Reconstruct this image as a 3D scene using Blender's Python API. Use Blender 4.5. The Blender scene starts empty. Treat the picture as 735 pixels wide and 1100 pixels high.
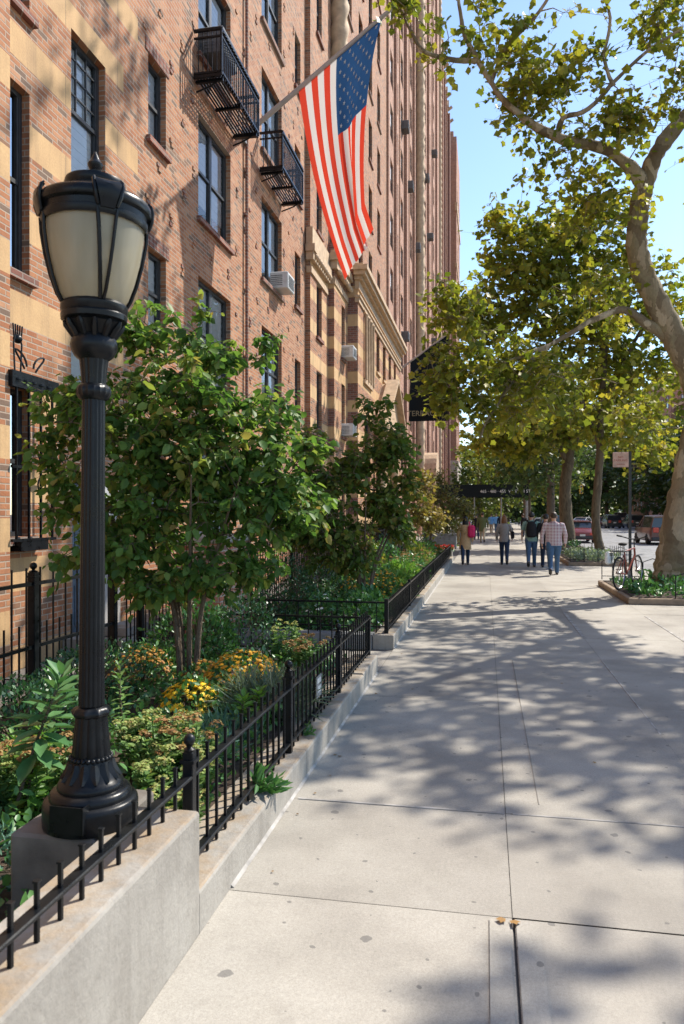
import bpy, math, random
import numpy as np
from mathutils import Vector, Matrix, Euler, noise as mnoise
R = math.radians
random.seed(7); rng = np.random.default_rng(7)
S = bpy.context.scene
COL = S.collection
PI = math.pi

# ------------------------------------------------------------------ camera model (photo is 735 x 1100)
F, XV, YH, CX, CAMH = 802.0, 522.0, 552.0, 367.5, 1.7
TH = math.atan((XV - CX) / F); cT, sT = math.cos(TH), math.sin(TH)
def ray(x, y):
    r = (x - CX) / F
    return (-sT + r * cT, cT + r * sT, -(y - YH) / F)
def onground(x, y, z=0.0):
    a = ray(x, y); t = (z - CAMH) / a[2]; return Vector((a[0] * t, a[1] * t, z))
def aty(x, y, Y):
    a = ray(x, y); t = Y / a[1]; return Vector((a[0] * t, Y, CAMH + a[2] * t))
def atx(x, y, X):
    a = ray(x, y); t = X / a[0]; return Vector((X, a[1] * t, CAMH + a[2] * t))

# ------------------------------------------------------------------ materials
def lin(h):
    if isinstance(h, str):
        c = [int(h[i:i + 2], 16) / 255 for i in (0, 2, 4)]
        return tuple((v / 12.92 if v <= .04045 else ((v + .055) / 1.055) ** 2.4) for v in c) + (1,)
    return tuple(h) + (1,)
class NT:
    def __init__(s, name):
        s.m = bpy.data.materials.new(name); s.m.use_nodes = True; s.t = s.m.node_tree; s.t.nodes.clear()
        s.out = s.n('ShaderNodeOutputMaterial')
    def n(s, t, **k):
        nd = s.t.nodes.new(t)
        for a, b in k.items():
            if a.startswith('i_'):
                nd.inputs[a[2:].replace('_', ' ')].default_value = b
            else: setattr(nd, a, b)
        return nd
    def l(s, a, b): s.t.links.new(a, b)
    def coord(s, kind='Object'): return s.n('ShaderNodeTexCoord').outputs[kind]
    def noise(s, vec, scale, detail=4, rough=.55):
        nd = s.n('ShaderNodeTexNoise'); nd.inputs['Scale'].default_value = scale
        nd.inputs['Detail'].default_value = detail; nd.inputs['Roughness'].default_value = rough
        if vec is not None: s.l(vec, nd.inputs['Vector'])
        return nd.outputs['Fac']
    def ramp(s, fac, stops, interp='LINEAR'):
        nd = s.n('ShaderNodeValToRGB'); nd.color_ramp.interpolation = interp
        e = nd.color_ramp.elements
        while len(e) < len(stops): e.new(.5)
        for el, (p, c) in zip(e, stops): el.position = p; el.color = lin(c)
        s.l(fac, nd.inputs['Fac']); return nd.outputs['Color']
    def mix(s, fac, a, b, mode='MIX'):
        nd = s.n('ShaderNodeMix'); nd.data_type = 'RGBA'; nd.blend_type = mode
        for inp, v in ((nd.inputs[0], fac), (nd.inputs[6], a), (nd.inputs[7], b)):
            if hasattr(v, 'is_output') or isinstance(v, bpy.types.NodeSocket): s.l(v, inp)
            elif isinstance(v, (int, float)): inp.default_value = v
            else: inp.default_value = lin(v) if len(v) != 4 else v
        return nd.outputs[2]
    def math(s, op, a, b=None):
        nd = s.n('ShaderNodeMath'); nd.operation = op
        for i, v in enumerate((a, b)):
            if v is None: continue
            if isinstance(v, bpy.types.NodeSocket): s.l(v, nd.inputs[i])
            else: nd.inputs[i].default_value = v
        return nd.outputs[0]
    def bsdf(s, col, rough=.6, metal=0, spec=.5, bump=None, bstr=.3, bdist=.01, **k):
        b = s.n('ShaderNodeBsdfPrincipled')
        if isinstance(col, bpy.types.NodeSocket): s.l(col, b.inputs['Base Color'])
        else: b.inputs['Base Color'].default_value = lin(col)
        if isinstance(rough, bpy.types.NodeSocket): s.l(rough, b.inputs['Roughness'])
        else: b.inputs['Roughness'].default_value = rough
        b.inputs['Metallic'].default_value = metal; b.inputs['Specular IOR Level'].default_value = spec
        for a, v in k.items(): b.inputs[a.replace('_', ' ')].default_value = v
        if bump is not None:
            bp = s.n('ShaderNodeBump'); bp.inputs['Strength'].default_value = bstr; bp.inputs['Distance'].default_value = bdist
            s.l(bump, bp.inputs['Height']); s.l(bp.outputs[0], b.inputs['Normal'])
        return b.outputs[0]
    def done(s, sh): s.l(sh, s.out.inputs['Surface']); return s.m

def plain(name, col, rough=.6, metal=0, spec=.5, var=.25, scale=8, bstr=.15, **k):
    """a plain surface with mottling and a fine bump"""
    n = NT(name); c = n.coord(); f = n.noise(c, scale, 5); g = n.noise(c, scale * 9, 3)
    a = lin(col); lo = tuple(v * (1 - var) for v in a[:3]); hi = tuple(min(1, v * (1 + var)) for v in a[:3])
    col = n.ramp(f, [(.3, lo), (.7, hi)])
    return n.done(n.bsdf(col, rough, metal, spec, g, bstr, .004, **k))

def xz_vec(n):
    """brick mapping that works on walls facing x and y: (x+y, z)"""
    s = n.n('ShaderNodeSeparateXYZ'); n.l(n.coord(), s.inputs[0])
    c = n.n('ShaderNodeCombineXYZ'); n.l(n.math('ADD', s.outputs[0], s.outputs[1]), c.inputs[0]); n.l(s.outputs[2], c.inputs[1])
    return c.outputs[0]
def brickmat(name, cols, mortar, bw=.215, rh=.072, ms=.011, offset=.5):
    n = NT(name); v = xz_vec(n)
    b = n.n('ShaderNodeTexBrick'); n.l(v, b.inputs['Vector'])
    b.inputs['Scale'].default_value = 1; b.inputs['Mortar Size'].default_value = ms; b.inputs['Mortar Smooth'].default_value = .3
    b.inputs['Brick Width'].default_value = bw; b.inputs['Row Height'].default_value = rh; b.inputs['Bias'].default_value = 0
    b.inputs['Color1'].default_value = (0, 0, 0, 1); b.inputs['Color2'].default_value = (1, 1, 1, 1); b.inputs['Mortar'].default_value = (.5, .5, .5, 1)
    b.offset = offset
    k = len(cols)
    col = n.ramp(b.outputs['Color'], [((i + .0) / k, c) for i, c in enumerate(cols)], 'CONSTANT')
    f = n.noise(n.coord(), 3.1, 5); col = n.mix(.5, col, n.ramp(f, [(.3, (.42, .40, .40)), (.7, (.62, .60, .58))]), 'OVERLAY')
    g = n.noise(n.coord(), 45, 3); col = n.mix(.35, col, n.ramp(g, [(.3, (.38, .38, .38)), (.7, (.6, .6, .6))]), 'OVERLAY')
    w = n.noise(n.coord(), .7, 5); w = n.ramp(w, [(.58, (0, 0, 0)), (.8, (.22, .22, .22))])
    col = n.mix(w, col, mortar)
    mp = n.n('ShaderNodeMapping'); mp.inputs['Scale'].default_value = (2.6, 2.6, .22); n.l(n.coord(), mp.inputs[0])
    so_ = n.noise(mp.outputs[0], 1.3, 5, .6); col = n.mix(n.ramp(so_, [(.52, (0, 0, 0)), (.74, (.4, .4, .4))]), col, (.12, .085, .065))
    mc = n.mix(n.noise(n.coord(), 9), mortar, tuple(v * .75 for v in lin(mortar)[:3]))
    col = n.mix(b.outputs['Fac'], col, mc)
    h = n.math('ADD', n.math('MULTIPLY', b.outputs['Fac'], -1.0), n.math('MULTIPLY', g, .35))
    return n.done(n.bsdf(col, .85, 0, .25, h, .6, .012))

M = {}
M['brick'] = brickmat('brick', [(0.352, 0.147, 0.070), (0.396, 0.181, 0.088), (0.310, 0.123, 0.058), (0.430, 0.213, 0.112), (0.372, 0.161, 0.078), (0.241, 0.129, 0.077), (0.387, 0.171, 0.082), (0.329, 0.133, 0.063), (0.174, 0.114, 0.080), (0.410, 0.195, 0.097), (0.357, 0.152, 0.072), (0.445, 0.233, 0.129)], (.42, .325, .245), ms=.0085, rh=.067, bw=.205)
M['brick_red'] = brickmat('brick_red', [(.42, .16, .095), (.48, .20, .12), (.36, .13, .08), (.50, .23, .15), (.30, .12, .085), (.46, .18, .11), (.22, .13, .11), (.44, .17, .10), (.52, .25, .17)], (.50, .42, .34), ms=.010)
M['brick_far'] = brickmat('brick_far', [(.41, .195, .125), (.45, .23, .15), (.36, .165, .105), (.48, .26, .175), (.31, .155, .105)], (.42, .31, .235))
M['brick_dark'] = brickmat('brick_dark', [(.21, .085, .06), (.25, .10, .07), (.17, .075, .055), (.28, .12, .085)], (.30, .24, .2))
M['tan'] = brickmat('tan_stone', [(.53, .345, .175), (.57, .38, .20), (.48, .31, .155), (.55, .365, .195)], (.30, .215, .125), bw=1.3, rh=30, ms=.006)
M['trim'] = plain('carved_stone', (.50, .35, .215), .8, var=.22, scale=5, bstr=.4)
M['pale_stone'] = plain('pale_stone', (.62, .56, .50), .8, var=.15)
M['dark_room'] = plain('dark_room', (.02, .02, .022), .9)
def ironmat():
    n = NT('black_iron_paint'); c = n.coord(); f = n.noise(c, 11, 6, .65); g = n.noise(c, 55, 4, .7); h = n.noise(c, 3.2, 4)
    col = n.ramp(f, [(.35, (.0045, .0055, .007)), (.7, (.010, .0115, .0135))])
    col = n.mix(n.math('MULTIPLY', n.ramp(g, [(.62, (0, 0, 0)), (.74, (1, 1, 1))]), .14), col, (.05, .044, .038))
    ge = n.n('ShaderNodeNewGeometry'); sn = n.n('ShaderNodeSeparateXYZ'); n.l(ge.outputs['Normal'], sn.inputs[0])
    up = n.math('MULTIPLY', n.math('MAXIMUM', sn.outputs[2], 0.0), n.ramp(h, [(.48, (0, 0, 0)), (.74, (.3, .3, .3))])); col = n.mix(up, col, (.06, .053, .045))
    ru = n.n('ShaderNodeMapRange'); n.l(f, ru.inputs[0]); ru.inputs[1].default_value = .3; ru.inputs[2].default_value = .7; ru.inputs[3].default_value = .22; ru.inputs[4].default_value = .42
    return n.done(n.bsdf(col, ru.outputs[0], 0, .24, n.math('ADD', n.math('MULTIPLY', f, .8), g), .15, .003))
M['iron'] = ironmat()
M['steel_frame'] = plain('dark_window_paint', (.03, .032, .034), .45, var=.3)
M['grey_paint'] = plain('grey_blue_door_paint', (.13, .17, .21), .45)
M['white_paint'] = plain('off_white_paint', (.66, .63, .58), .5, var=.1)
M['ac'] = plain('appliance_white', (.62, .62, .60), .5, var=.12)
M['ac_dark'] = plain('appliance_dark', (.10, .10, .10), .6)
M['blind'] = plain('window_blind', (.60, .63, .66), .85, var=.08, scale=2)
M['soil'] = plain('garden_soil', (.055, .036, .024), .95, var=.5, scale=20, bstr=1)
M['rubber'] = plain('rubber', (.015, .015, .016), .8)
M['chrome'] = plain('metal_grey', (.45, .45, .46), .3, metal=.9, var=.1)
M['galv'] = plain('galvanised_steel', (.28, .28, .28), .5, metal=.5)
M['asphalt'] = plain('asphalt', (.21, .208, .207), .9, var=.35, scale=3, bstr=.5)
M['road_paint'] = plain('road_paint', (.7, .7, .67), .8, var=.15)
M['wood'] = plain('pole_aluminium', (.42, .36, .32), .45, metal=.15, var=.1)

def concrete_wall():
    n = NT('garden_wall_concrete'); c = n.coord()
    f = n.noise(c, 2.2, 6, .6); col = n.ramp(f, [(.3, (.25, .228, .198)), (.55, (.335, .31, .272)), (.8, (.39, .365, .325))])
    sx = n.n('ShaderNodeSeparateXYZ'); n.l(c, sx.inputs[0])
    mp = n.n('ShaderNodeMapping'); mp.inputs['Scale'].default_value = (9, 9, .7); n.l(c, mp.inputs[0])
    st = n.noise(mp.outputs[0], 1, 4); col = n.mix(n.ramp(st, [(.5, (0, 0, 0)), (.75, (.45, .45, .45))]), col, (.17, .15, .125))
    rs = n.noise(c, 5.5, 5, .7); g = n.n('ShaderNodeNewGeometry'); sn = n.n('ShaderNodeSeparateXYZ'); n.l(g.outputs['Normal'], sn.inputs[0])
    up = n.math('MULTIPLY', n.math('GREATER_THAN', sn.outputs[2], .5), .5)
    rf = n.math('MULTIPLY', n.ramp(rs, [(.38, (0, 0, 0)), (.62, (1, 1, 1))]), up)
    col = n.mix(rf, col, (.33, .205, .085))
    h = n.noise(c, 60, 4)
    sp = n.noise(c, 34, 5, .75); col = n.mix(.22, col, n.ramp(sp, [(.32, (.27, .26, .25)), (.5, (.5, .5, .5)), (.7, (.62, .62, .61))]), 'OVERLAY')
    bl = n.noise(c, 6, 6, .7); col = n.mix(n.ramp(bl, [(.58, (0, 0, 0)), (.75, (.4, .4, .4))]), col, (.22, .195, .165))
    return n.done(n.bsdf(col, .88, 0, .25, n.math('ADD', h, n.math('MULTIPLY', sp, 1.5)), .45, .005))
M['cwall'] = concrete_wall()
M['grey_curb'] = plain('blue_grey_kerb_stone', (.20, .205, .21), .8, var=.25, scale=6)
def sidewalk_mat():
    n = NT('sidewalk_concrete'); c = n.coord()
    at = n.n('ShaderNodeAttribute'); at.attribute_name = 'tone'
    f = n.noise(c, 1.1, 7, .62)
    col = n.ramp(f, [(.28, (.24, .22, .19)), (.5, (.335, .31, .268)), (.74, (.405, .378, .332))])
    col = n.mix(1.0, col, at.outputs['Color'], 'MULTIPLY')
    big = n.noise(c, .45, 4); col = n.mix(n.ramp(big, [(.45, (0, 0, 0)), (.7, (.55, .55, .55))]), col, (.25, .225, .197))
    sp = n.noise(c, 260, 2, .8); col = n.mix(.38, col, n.ramp(sp, [(.33, (.25, .24, .23)), (.5, (.5, .5, .5)), (.68, (.68, .68, .67))]), 'OVERLAY')
    sp2 = n.noise(c, 70, 3, .7); col = n.mix(.3, col, n.ramp(sp2, [(.33, (.36, .36, .36)), (.68, (.62, .62, .62))]), 'OVERLAY')
    # old chewing gum and oil spots
    dc = n.n('ShaderNodeVectorMath'); dc.operation = 'ADD'; nz = n.n('ShaderNodeTexNoise'); nz.inputs['Scale'].default_value = 14; n.l(c, nz.inputs['Vector'])
    scv = n.n('ShaderNodeVectorMath'); scv.operation = 'SCALE'; scv.inputs['Scale'].default_value = .05; n.l(nz.outputs['Color'], scv.inputs[0])
    n.l(c, dc.inputs[0]); n.l(scv.outputs[0], dc.inputs[1])
    for sc, th, rnd in ((2.6, .045, .50), (6.5, .06, .66)):
        v = n.n('ShaderNodeTexVoronoi'); v.voronoi_dimensions = '2D'; v.inputs['Scale'].default_value = sc; n.l(dc.outputs[0], v.inputs['Vector'])
        sep = n.n('ShaderNodeSeparateColor'); n.l(v.outputs['Color'], sep.inputs[0])
        near = n.math('LESS_THAN', v.outputs['Distance'], n.math('MULTIPLY', sep.outputs[1], th * 1.5))
        on = n.math('GREATER_THAN', sep.outputs[0], rnd)
        col = n.mix(n.math('MULTIPLY', n.math('MULTIPLY', near, on), .62), col, (.10, .095, .09))
    dk = n.noise(c, 5.5, 6, .72); col = n.mix(n.ramp(dk, [(.56, (0, 0, 0)), (.74, (.42, .42, .42))]), col, (.22, .20, .172))
    h = n.math('ADD', n.math('MULTIPLY', sp, .5), sp2)
    return n.done(n.bsdf(col, .85, 0, .3, h, .25, .003))
M['walk'] = sidewalk_mat()
M['gap'] = plain('joint_dirt', (.12, .108, .095), .95)
M['cement'] = plain('white_cement_fillet', (.31, .29, .265), .85, var=.45, scale=7)

def leafmat(name, cols, trans=.35, rough=.5, spec=.3):
    """leaf with per-leaf tint (attribute lv) and light passing through"""
    n = NT(name); at = n.n('ShaderNodeAttribute'); at.attribute_name = 'lv'
    k = len(cols); col = n.ramp(at.outputs['Fac'], [(i / max(1, k - 1), c) for i, c in enumerate(cols)])
    f = n.noise(n.coord(), 30, 2); col = n.mix(.3, col, n.ramp(f, [(.3, (.35, .35, .35)), (.7, (.65, .65, .65))]), 'OVERLAY')
    p = n.bsdf(col, rough, 0, spec)
    t = n.n('ShaderNodeBsdfTranslucent'); n.l(n.mix(.5, col, (.9, .95, .35), 'OVERLAY'), t.inputs['Color'])
    mx = n.n('ShaderNodeMixShader'); mx.inputs[0].default_value = trans; n.l(p, mx.inputs[1]); n.l(t.outputs[0], mx.inputs[2])
    return n.done(mx.outputs[0])
M['l_plane'] = leafmat('plane_tree_leaf', [(.085, .115, .016), (.145, .18, .024), (.22, .235, .03), (.31, .285, .038), (.40, .31, .045)], .42)
M['l_plane_dk'] = leafmat('plane_tree_leaf_green', [(.05, .085, .016), (.085, .125, .02), (.13, .165, .026), (.20, .21, .032), (.26, .23, .036)], .38)
M['l_far'] = leafmat('street_tree_leaf', [(.025, .05, .017), (.042, .075, .021), (.06, .095, .025), (.10, .115, .028)], .3)
M['l_farlight'] = leafmat('light_street_tree_leaf', [(.05, .09, .02), (.08, .12, .025), (.13, .15, .03), (.2, .17, .03)], .4)
M['l_dog'] = leafmat('garden_tree_leaf', [(0.042, 0.090, 0.024), (0.068, 0.144, 0.034), (0.098, 0.192, 0.042), (0.150, 0.240, 0.054), (0.234, 0.276, 0.066), (0.338, 0.216, 0.072)], .42, .5, .25)
M['l_dog2'] = leafmat('second_garden_tree_leaf', [(.045, .085, .018), (.07, .125, .024), (.095, .155, .03), (.13, .18, .036), (.20, .20, .045), (.24, .16, .05)], .42, .5, .25)
M['l_yel'] = leafmat('yellowing_shrub_leaf', [(.12, .13, .03), (.22, .19, .05), (.30, .22, .06), (.35, .25, .08)], .35)
M['l_yel2'] = leafmat('olive_small_leaf', [(.09, .11, .03), (.14, .15, .04), (.20, .17, .05), (.26, .19, .06)], .35)
M['l_box'] = leafmat('boxwood_leaf', [(0.018, 0.065, 0.026), (0.029, 0.094, 0.035), (0.042, 0.124, 0.044), (0.065, 0.169, 0.055)], .15, .4, .5)
M['l_box2'] = leafmat('broad_shrub_leaf', [(0.036, 0.111, 0.031), (0.058, 0.163, 0.044), (0.085, 0.215, 0.058), (0.124, 0.273, 0.078)], .2, .4, .5)
M['l_rhodo'] = leafmat('glossy_long_leaf', [(.05, .14, .05), (.075, .19, .065), (.11, .24, .09), (.17, .30, .13)], .22, .35, .5)
M['l_fresh'] = leafmat('fresh_green_leaf', [(.07, .17, .028), (.10, .23, .04), (.15, .29, .055), (.23, .33, .07)], .3)
M['l_sedum'] = leafmat('stonecrop_leaf', [(0.098, 0.195, 0.058), (0.143, 0.260, 0.078), (0.221, 0.325, 0.104)], .25)
M['f_sedum'] = leafmat('stonecrop_head', [(.20, .29, .075), (.28, .35, .10), (.36, .38, .13), (.40, .30, .11)], .2, .7)
M['f_sedum_r'] = leafmat('rusty_stonecrop_head', [(.30, .14, .05), (.36, .20, .07), (.32, .25, .09), (.26, .10, .05)], .2, .7)
M['f_mumY'] = leafmat('yellow_blossom', [(.80, .47, .02), (.88, .58, .03), (.92, .66, .07)], .2, .6)
M['f_mumO'] = leafmat('orange_yellow_blossom', [(.66, .30, .03), (.78, .42, .04), (.85, .52, .06)], .2, .6)
M['f_mumR'] = leafmat('rust_blossom', [(.34, .15, .04), (.48, .24, .05), (.58, .33, .07)], .2, .6)
M['f_white'] = leafmat('white_blossom', [(.65, .66, .62), (.78, .78, .74)], .2, .6)
M['f_red'] = leafmat('red_blossom', [(.40, .02, .02), (.55, .04, .03)], .2, .6)
M['l_lav'] = leafmat('blue_green_leaf', [(.06, .15, .105), (.09, .20, .14), (.13, .25, .18)], .15)
M['l_silver'] = leafmat('silver_leaf', [(.25, .32, .22), (.16, .22, .15), (.22, .28, .20), (.28, .33, .25)], .25)
def barkmat(name, cols, scale, str_=(1, 1, .35)):
    n = NT(name); c = n.coord(); mp = n.n('ShaderNodeMapping'); mp.inputs['Scale'].default_value = str_; n.l(c, mp.inputs[0])
    f = n.noise(mp.outputs[0], scale, 6, .6)
    col = n.ramp(f, [(.30 + .40 * i / (len(cols) - 1), k) for i, k in enumerate(cols)])
    g = n.noise(mp.outputs[0], scale * 5, 5); col = n.mix(.4, col, n.ramp(g, [(.3, (.35, .35, .35)), (.7, (.62, .62, .62))]), 'OVERLAY')
    return n.done(n.bsdf(col, .85, 0, .2, n.math('ADD', g, n.math('MULTIPLY', f, .8)), .9, .03))
M['bark_plane'] = barkmat('plane_tree_bark', [(.10, .075, .05), (.23, .17, .105), (.14, .10, .065), (.38, .30, .20), (.17, .125, .08), (.30, .225, .145)], 3.6)
def platebark():
    n = NT('flaking_plane_bark'); c = n.coord(); mp = n.n('ShaderNodeMapping'); mp.inputs['Scale'].default_value = (1, 1, .5); n.l(c, mp.inputs[0])
    nz = n.n('ShaderNodeTexNoise'); nz.inputs['Scale'].default_value = 5; nz.inputs['Detail'].default_value = 5; n.l(mp.outputs[0], nz.inputs['Vector'])
    sc = n.n('ShaderNodeVectorMath'); sc.operation = 'SCALE'; sc.inputs['Scale'].default_value = .35; n.l(nz.outputs['Color'], sc.inputs[0])
    ad = n.n('ShaderNodeVectorMath'); ad.operation = 'ADD'; n.l(mp.outputs[0], ad.inputs[0]); n.l(sc.outputs[0], ad.inputs[1])
    v = n.n('ShaderNodeTexVoronoi'); v.inputs['Scale'].default_value = 5.5; n.l(ad.outputs[0], v.inputs['Vector'])
    se = n.n('ShaderNodeSeparateColor'); n.l(v.outputs['Color'], se.inputs[0])
    col = n.ramp(se.outputs[0], [(0, (.20, .15, .095)), (.22, (.31, .24, .155)), (.4, (.24, .185, .115)), (.55, (.46, .37, .255)), (.68, (.27, .22, .135)), (.84, (.37, .29, .19))], 'CONSTANT')
    g = n.noise(mp.outputs[0], 24, 6, .7); col = n.mix(.5, col, n.ramp(g, [(.3, (.28, .28, .28)), (.7, (.66, .66, .66))]), 'OVERLAY')
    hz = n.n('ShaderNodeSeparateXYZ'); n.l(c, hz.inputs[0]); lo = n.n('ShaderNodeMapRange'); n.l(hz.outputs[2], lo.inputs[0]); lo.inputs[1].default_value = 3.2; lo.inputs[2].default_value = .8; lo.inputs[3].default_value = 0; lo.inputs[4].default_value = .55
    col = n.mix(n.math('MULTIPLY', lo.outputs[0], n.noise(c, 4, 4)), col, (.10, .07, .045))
    return n.done(n.bsdf(col, .85, 0, .2, n.math('ADD', n.math('MULTIPLY', se.outputs[0], 1.2), g), .8, .02))
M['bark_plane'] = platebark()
M['bark_street'] = barkmat('darker_plane_bark', [(.07, .052, .035), (.16, .12, .075), (.10, .075, .05), (.22, .17, .11)], 4)
M['bark_brown'] = barkmat('brown_bark', [(.075, .055, .04), (.15, .115, .08), (.10, .075, .055)], 7)
M['bark_grey'] = barkmat('grey_twig_bark', [(.07, .05, .035), (.16, .12, .085), (.11, .085, .06)], 14)
def glassmat(name, tint, rough=.03):
    n = NT(name); fr = n.n('ShaderNodeFresnel'); fr.inputs['IOR'].default_value = 1.6
    nz = n.noise(n.coord(), 1.7, 2); bp = n.n('ShaderNodeBump'); bp.inputs['Strength'].default_value = .06; bp.inputs['Distance'].default_value = .05; n.l(nz, bp.inputs['Height'])
    g = n.n('ShaderNodeBsdfGlossy'); g.inputs['Roughness'].default_value = rough; n.l(bp.outputs[0], g.inputs['Normal'])
    t = n.n('ShaderNodeBsdfTransparent'); t.inputs['Color'].default_value = lin(tint)
    mx = n.n('ShaderNodeMixShader'); n.l(n.math('ADD', fr.outputs[0], .03), mx.inputs[0]); n.l(t.outputs[0], mx.inputs[1]); n.l(g.outputs[0], mx.inputs[2])
    return n.done(mx.outputs[0])
M['glass'] = glassmat('window_glass', (.97, .98, .985))
def darkglass(name, col=(.03, .035, .04)):
    n = NT(name); return n.done(n.bsdf(col, .07, 0, .8))
M['dglass'] = darkglass('dark_glass'); M['fglass'] = darkglass('far_window_glass', (.05, .055, .062))
def globemat():
    n = NT('frosted_lamp_glass'); c = n.coord()
    mp = n.n('ShaderNodeMapping'); mp.inputs['Scale'].default_value = (6, 6, .8); n.l(c, mp.inputs[0])
    f = n.noise(mp.outputs[0], 2.5, 3)
    b = n.bsdf(n.ramp(f, [(.3, (.46, .43, .33)), (.7, (.64, .60, .48))]), .28, 0, .5)
    t = n.n('ShaderNodeBsdfTranslucent'); t.inputs['Color'].default_value = (.74, .68, .53, 1)
    tr = n.n('ShaderNodeBsdfTransparent'); tr.inputs['Color'].default_value = (.9, .86, .75, 1)
    m1 = n.n('ShaderNodeMixShader'); m1.inputs[0].default_value = .42; n.l(b, m1.inputs[1]); n.l(t.outputs[0], m1.inputs[2])
    m2 = n.n('ShaderNodeMixShader'); m2.inputs[0].default_value = .34; n.l(m1.outputs[0], m2.inputs[1]); n.l(tr.outputs[0], m2.inputs[2])
    return n.done(m2.outputs[0])
M['globe'] = globemat()
def clothmat(name, col, var=.15): return plain(name, col, .9, spec=.15, var=var, scale=25, bstr=.4)
def flagmat(name, col):
    n = NT(name); w = n.noise(n.coord(), 220, 2); f = n.noise(n.coord(), 3, 3)
    c = n.mix(.25, lin(col), n.ramp(f, [(.3, (.38, .38, .38)), (.7, (.6, .6, .6))]), 'OVERLAY')
    p = n.bsdf(c, .75, 0, .2, w, .2, .002); t = n.n('ShaderNodeBsdfTranslucent'); n.l(c, t.inputs['Color'])
    mx = n.n('ShaderNodeMixShader'); mx.inputs[0].default_value = .38; n.l(p, mx.inputs[1]); n.l(t.outputs[0], mx.inputs[2]); return n.done(mx.outputs[0])
M['fl_red'] = flagmat('flag_red', (.72, .065, .032)); M['fl_white'] = flagmat('flag_white', (.80, .74, .68)); M['fl_blue'] = flagmat('flag_blue', (.022, .072, .18))
M['banner'] = clothmat('black_banner_cloth', (.012, .016, .018)); M['gold'] = plain('banner_lettering', (.30, .26, .15), .6)
M['awn_text'] = plain('awning_lettering', (.75, .74, .70), .6, var=.05)
M['skin'] = plain('skin', (.50, .29, .20), .5, var=.08)

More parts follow.
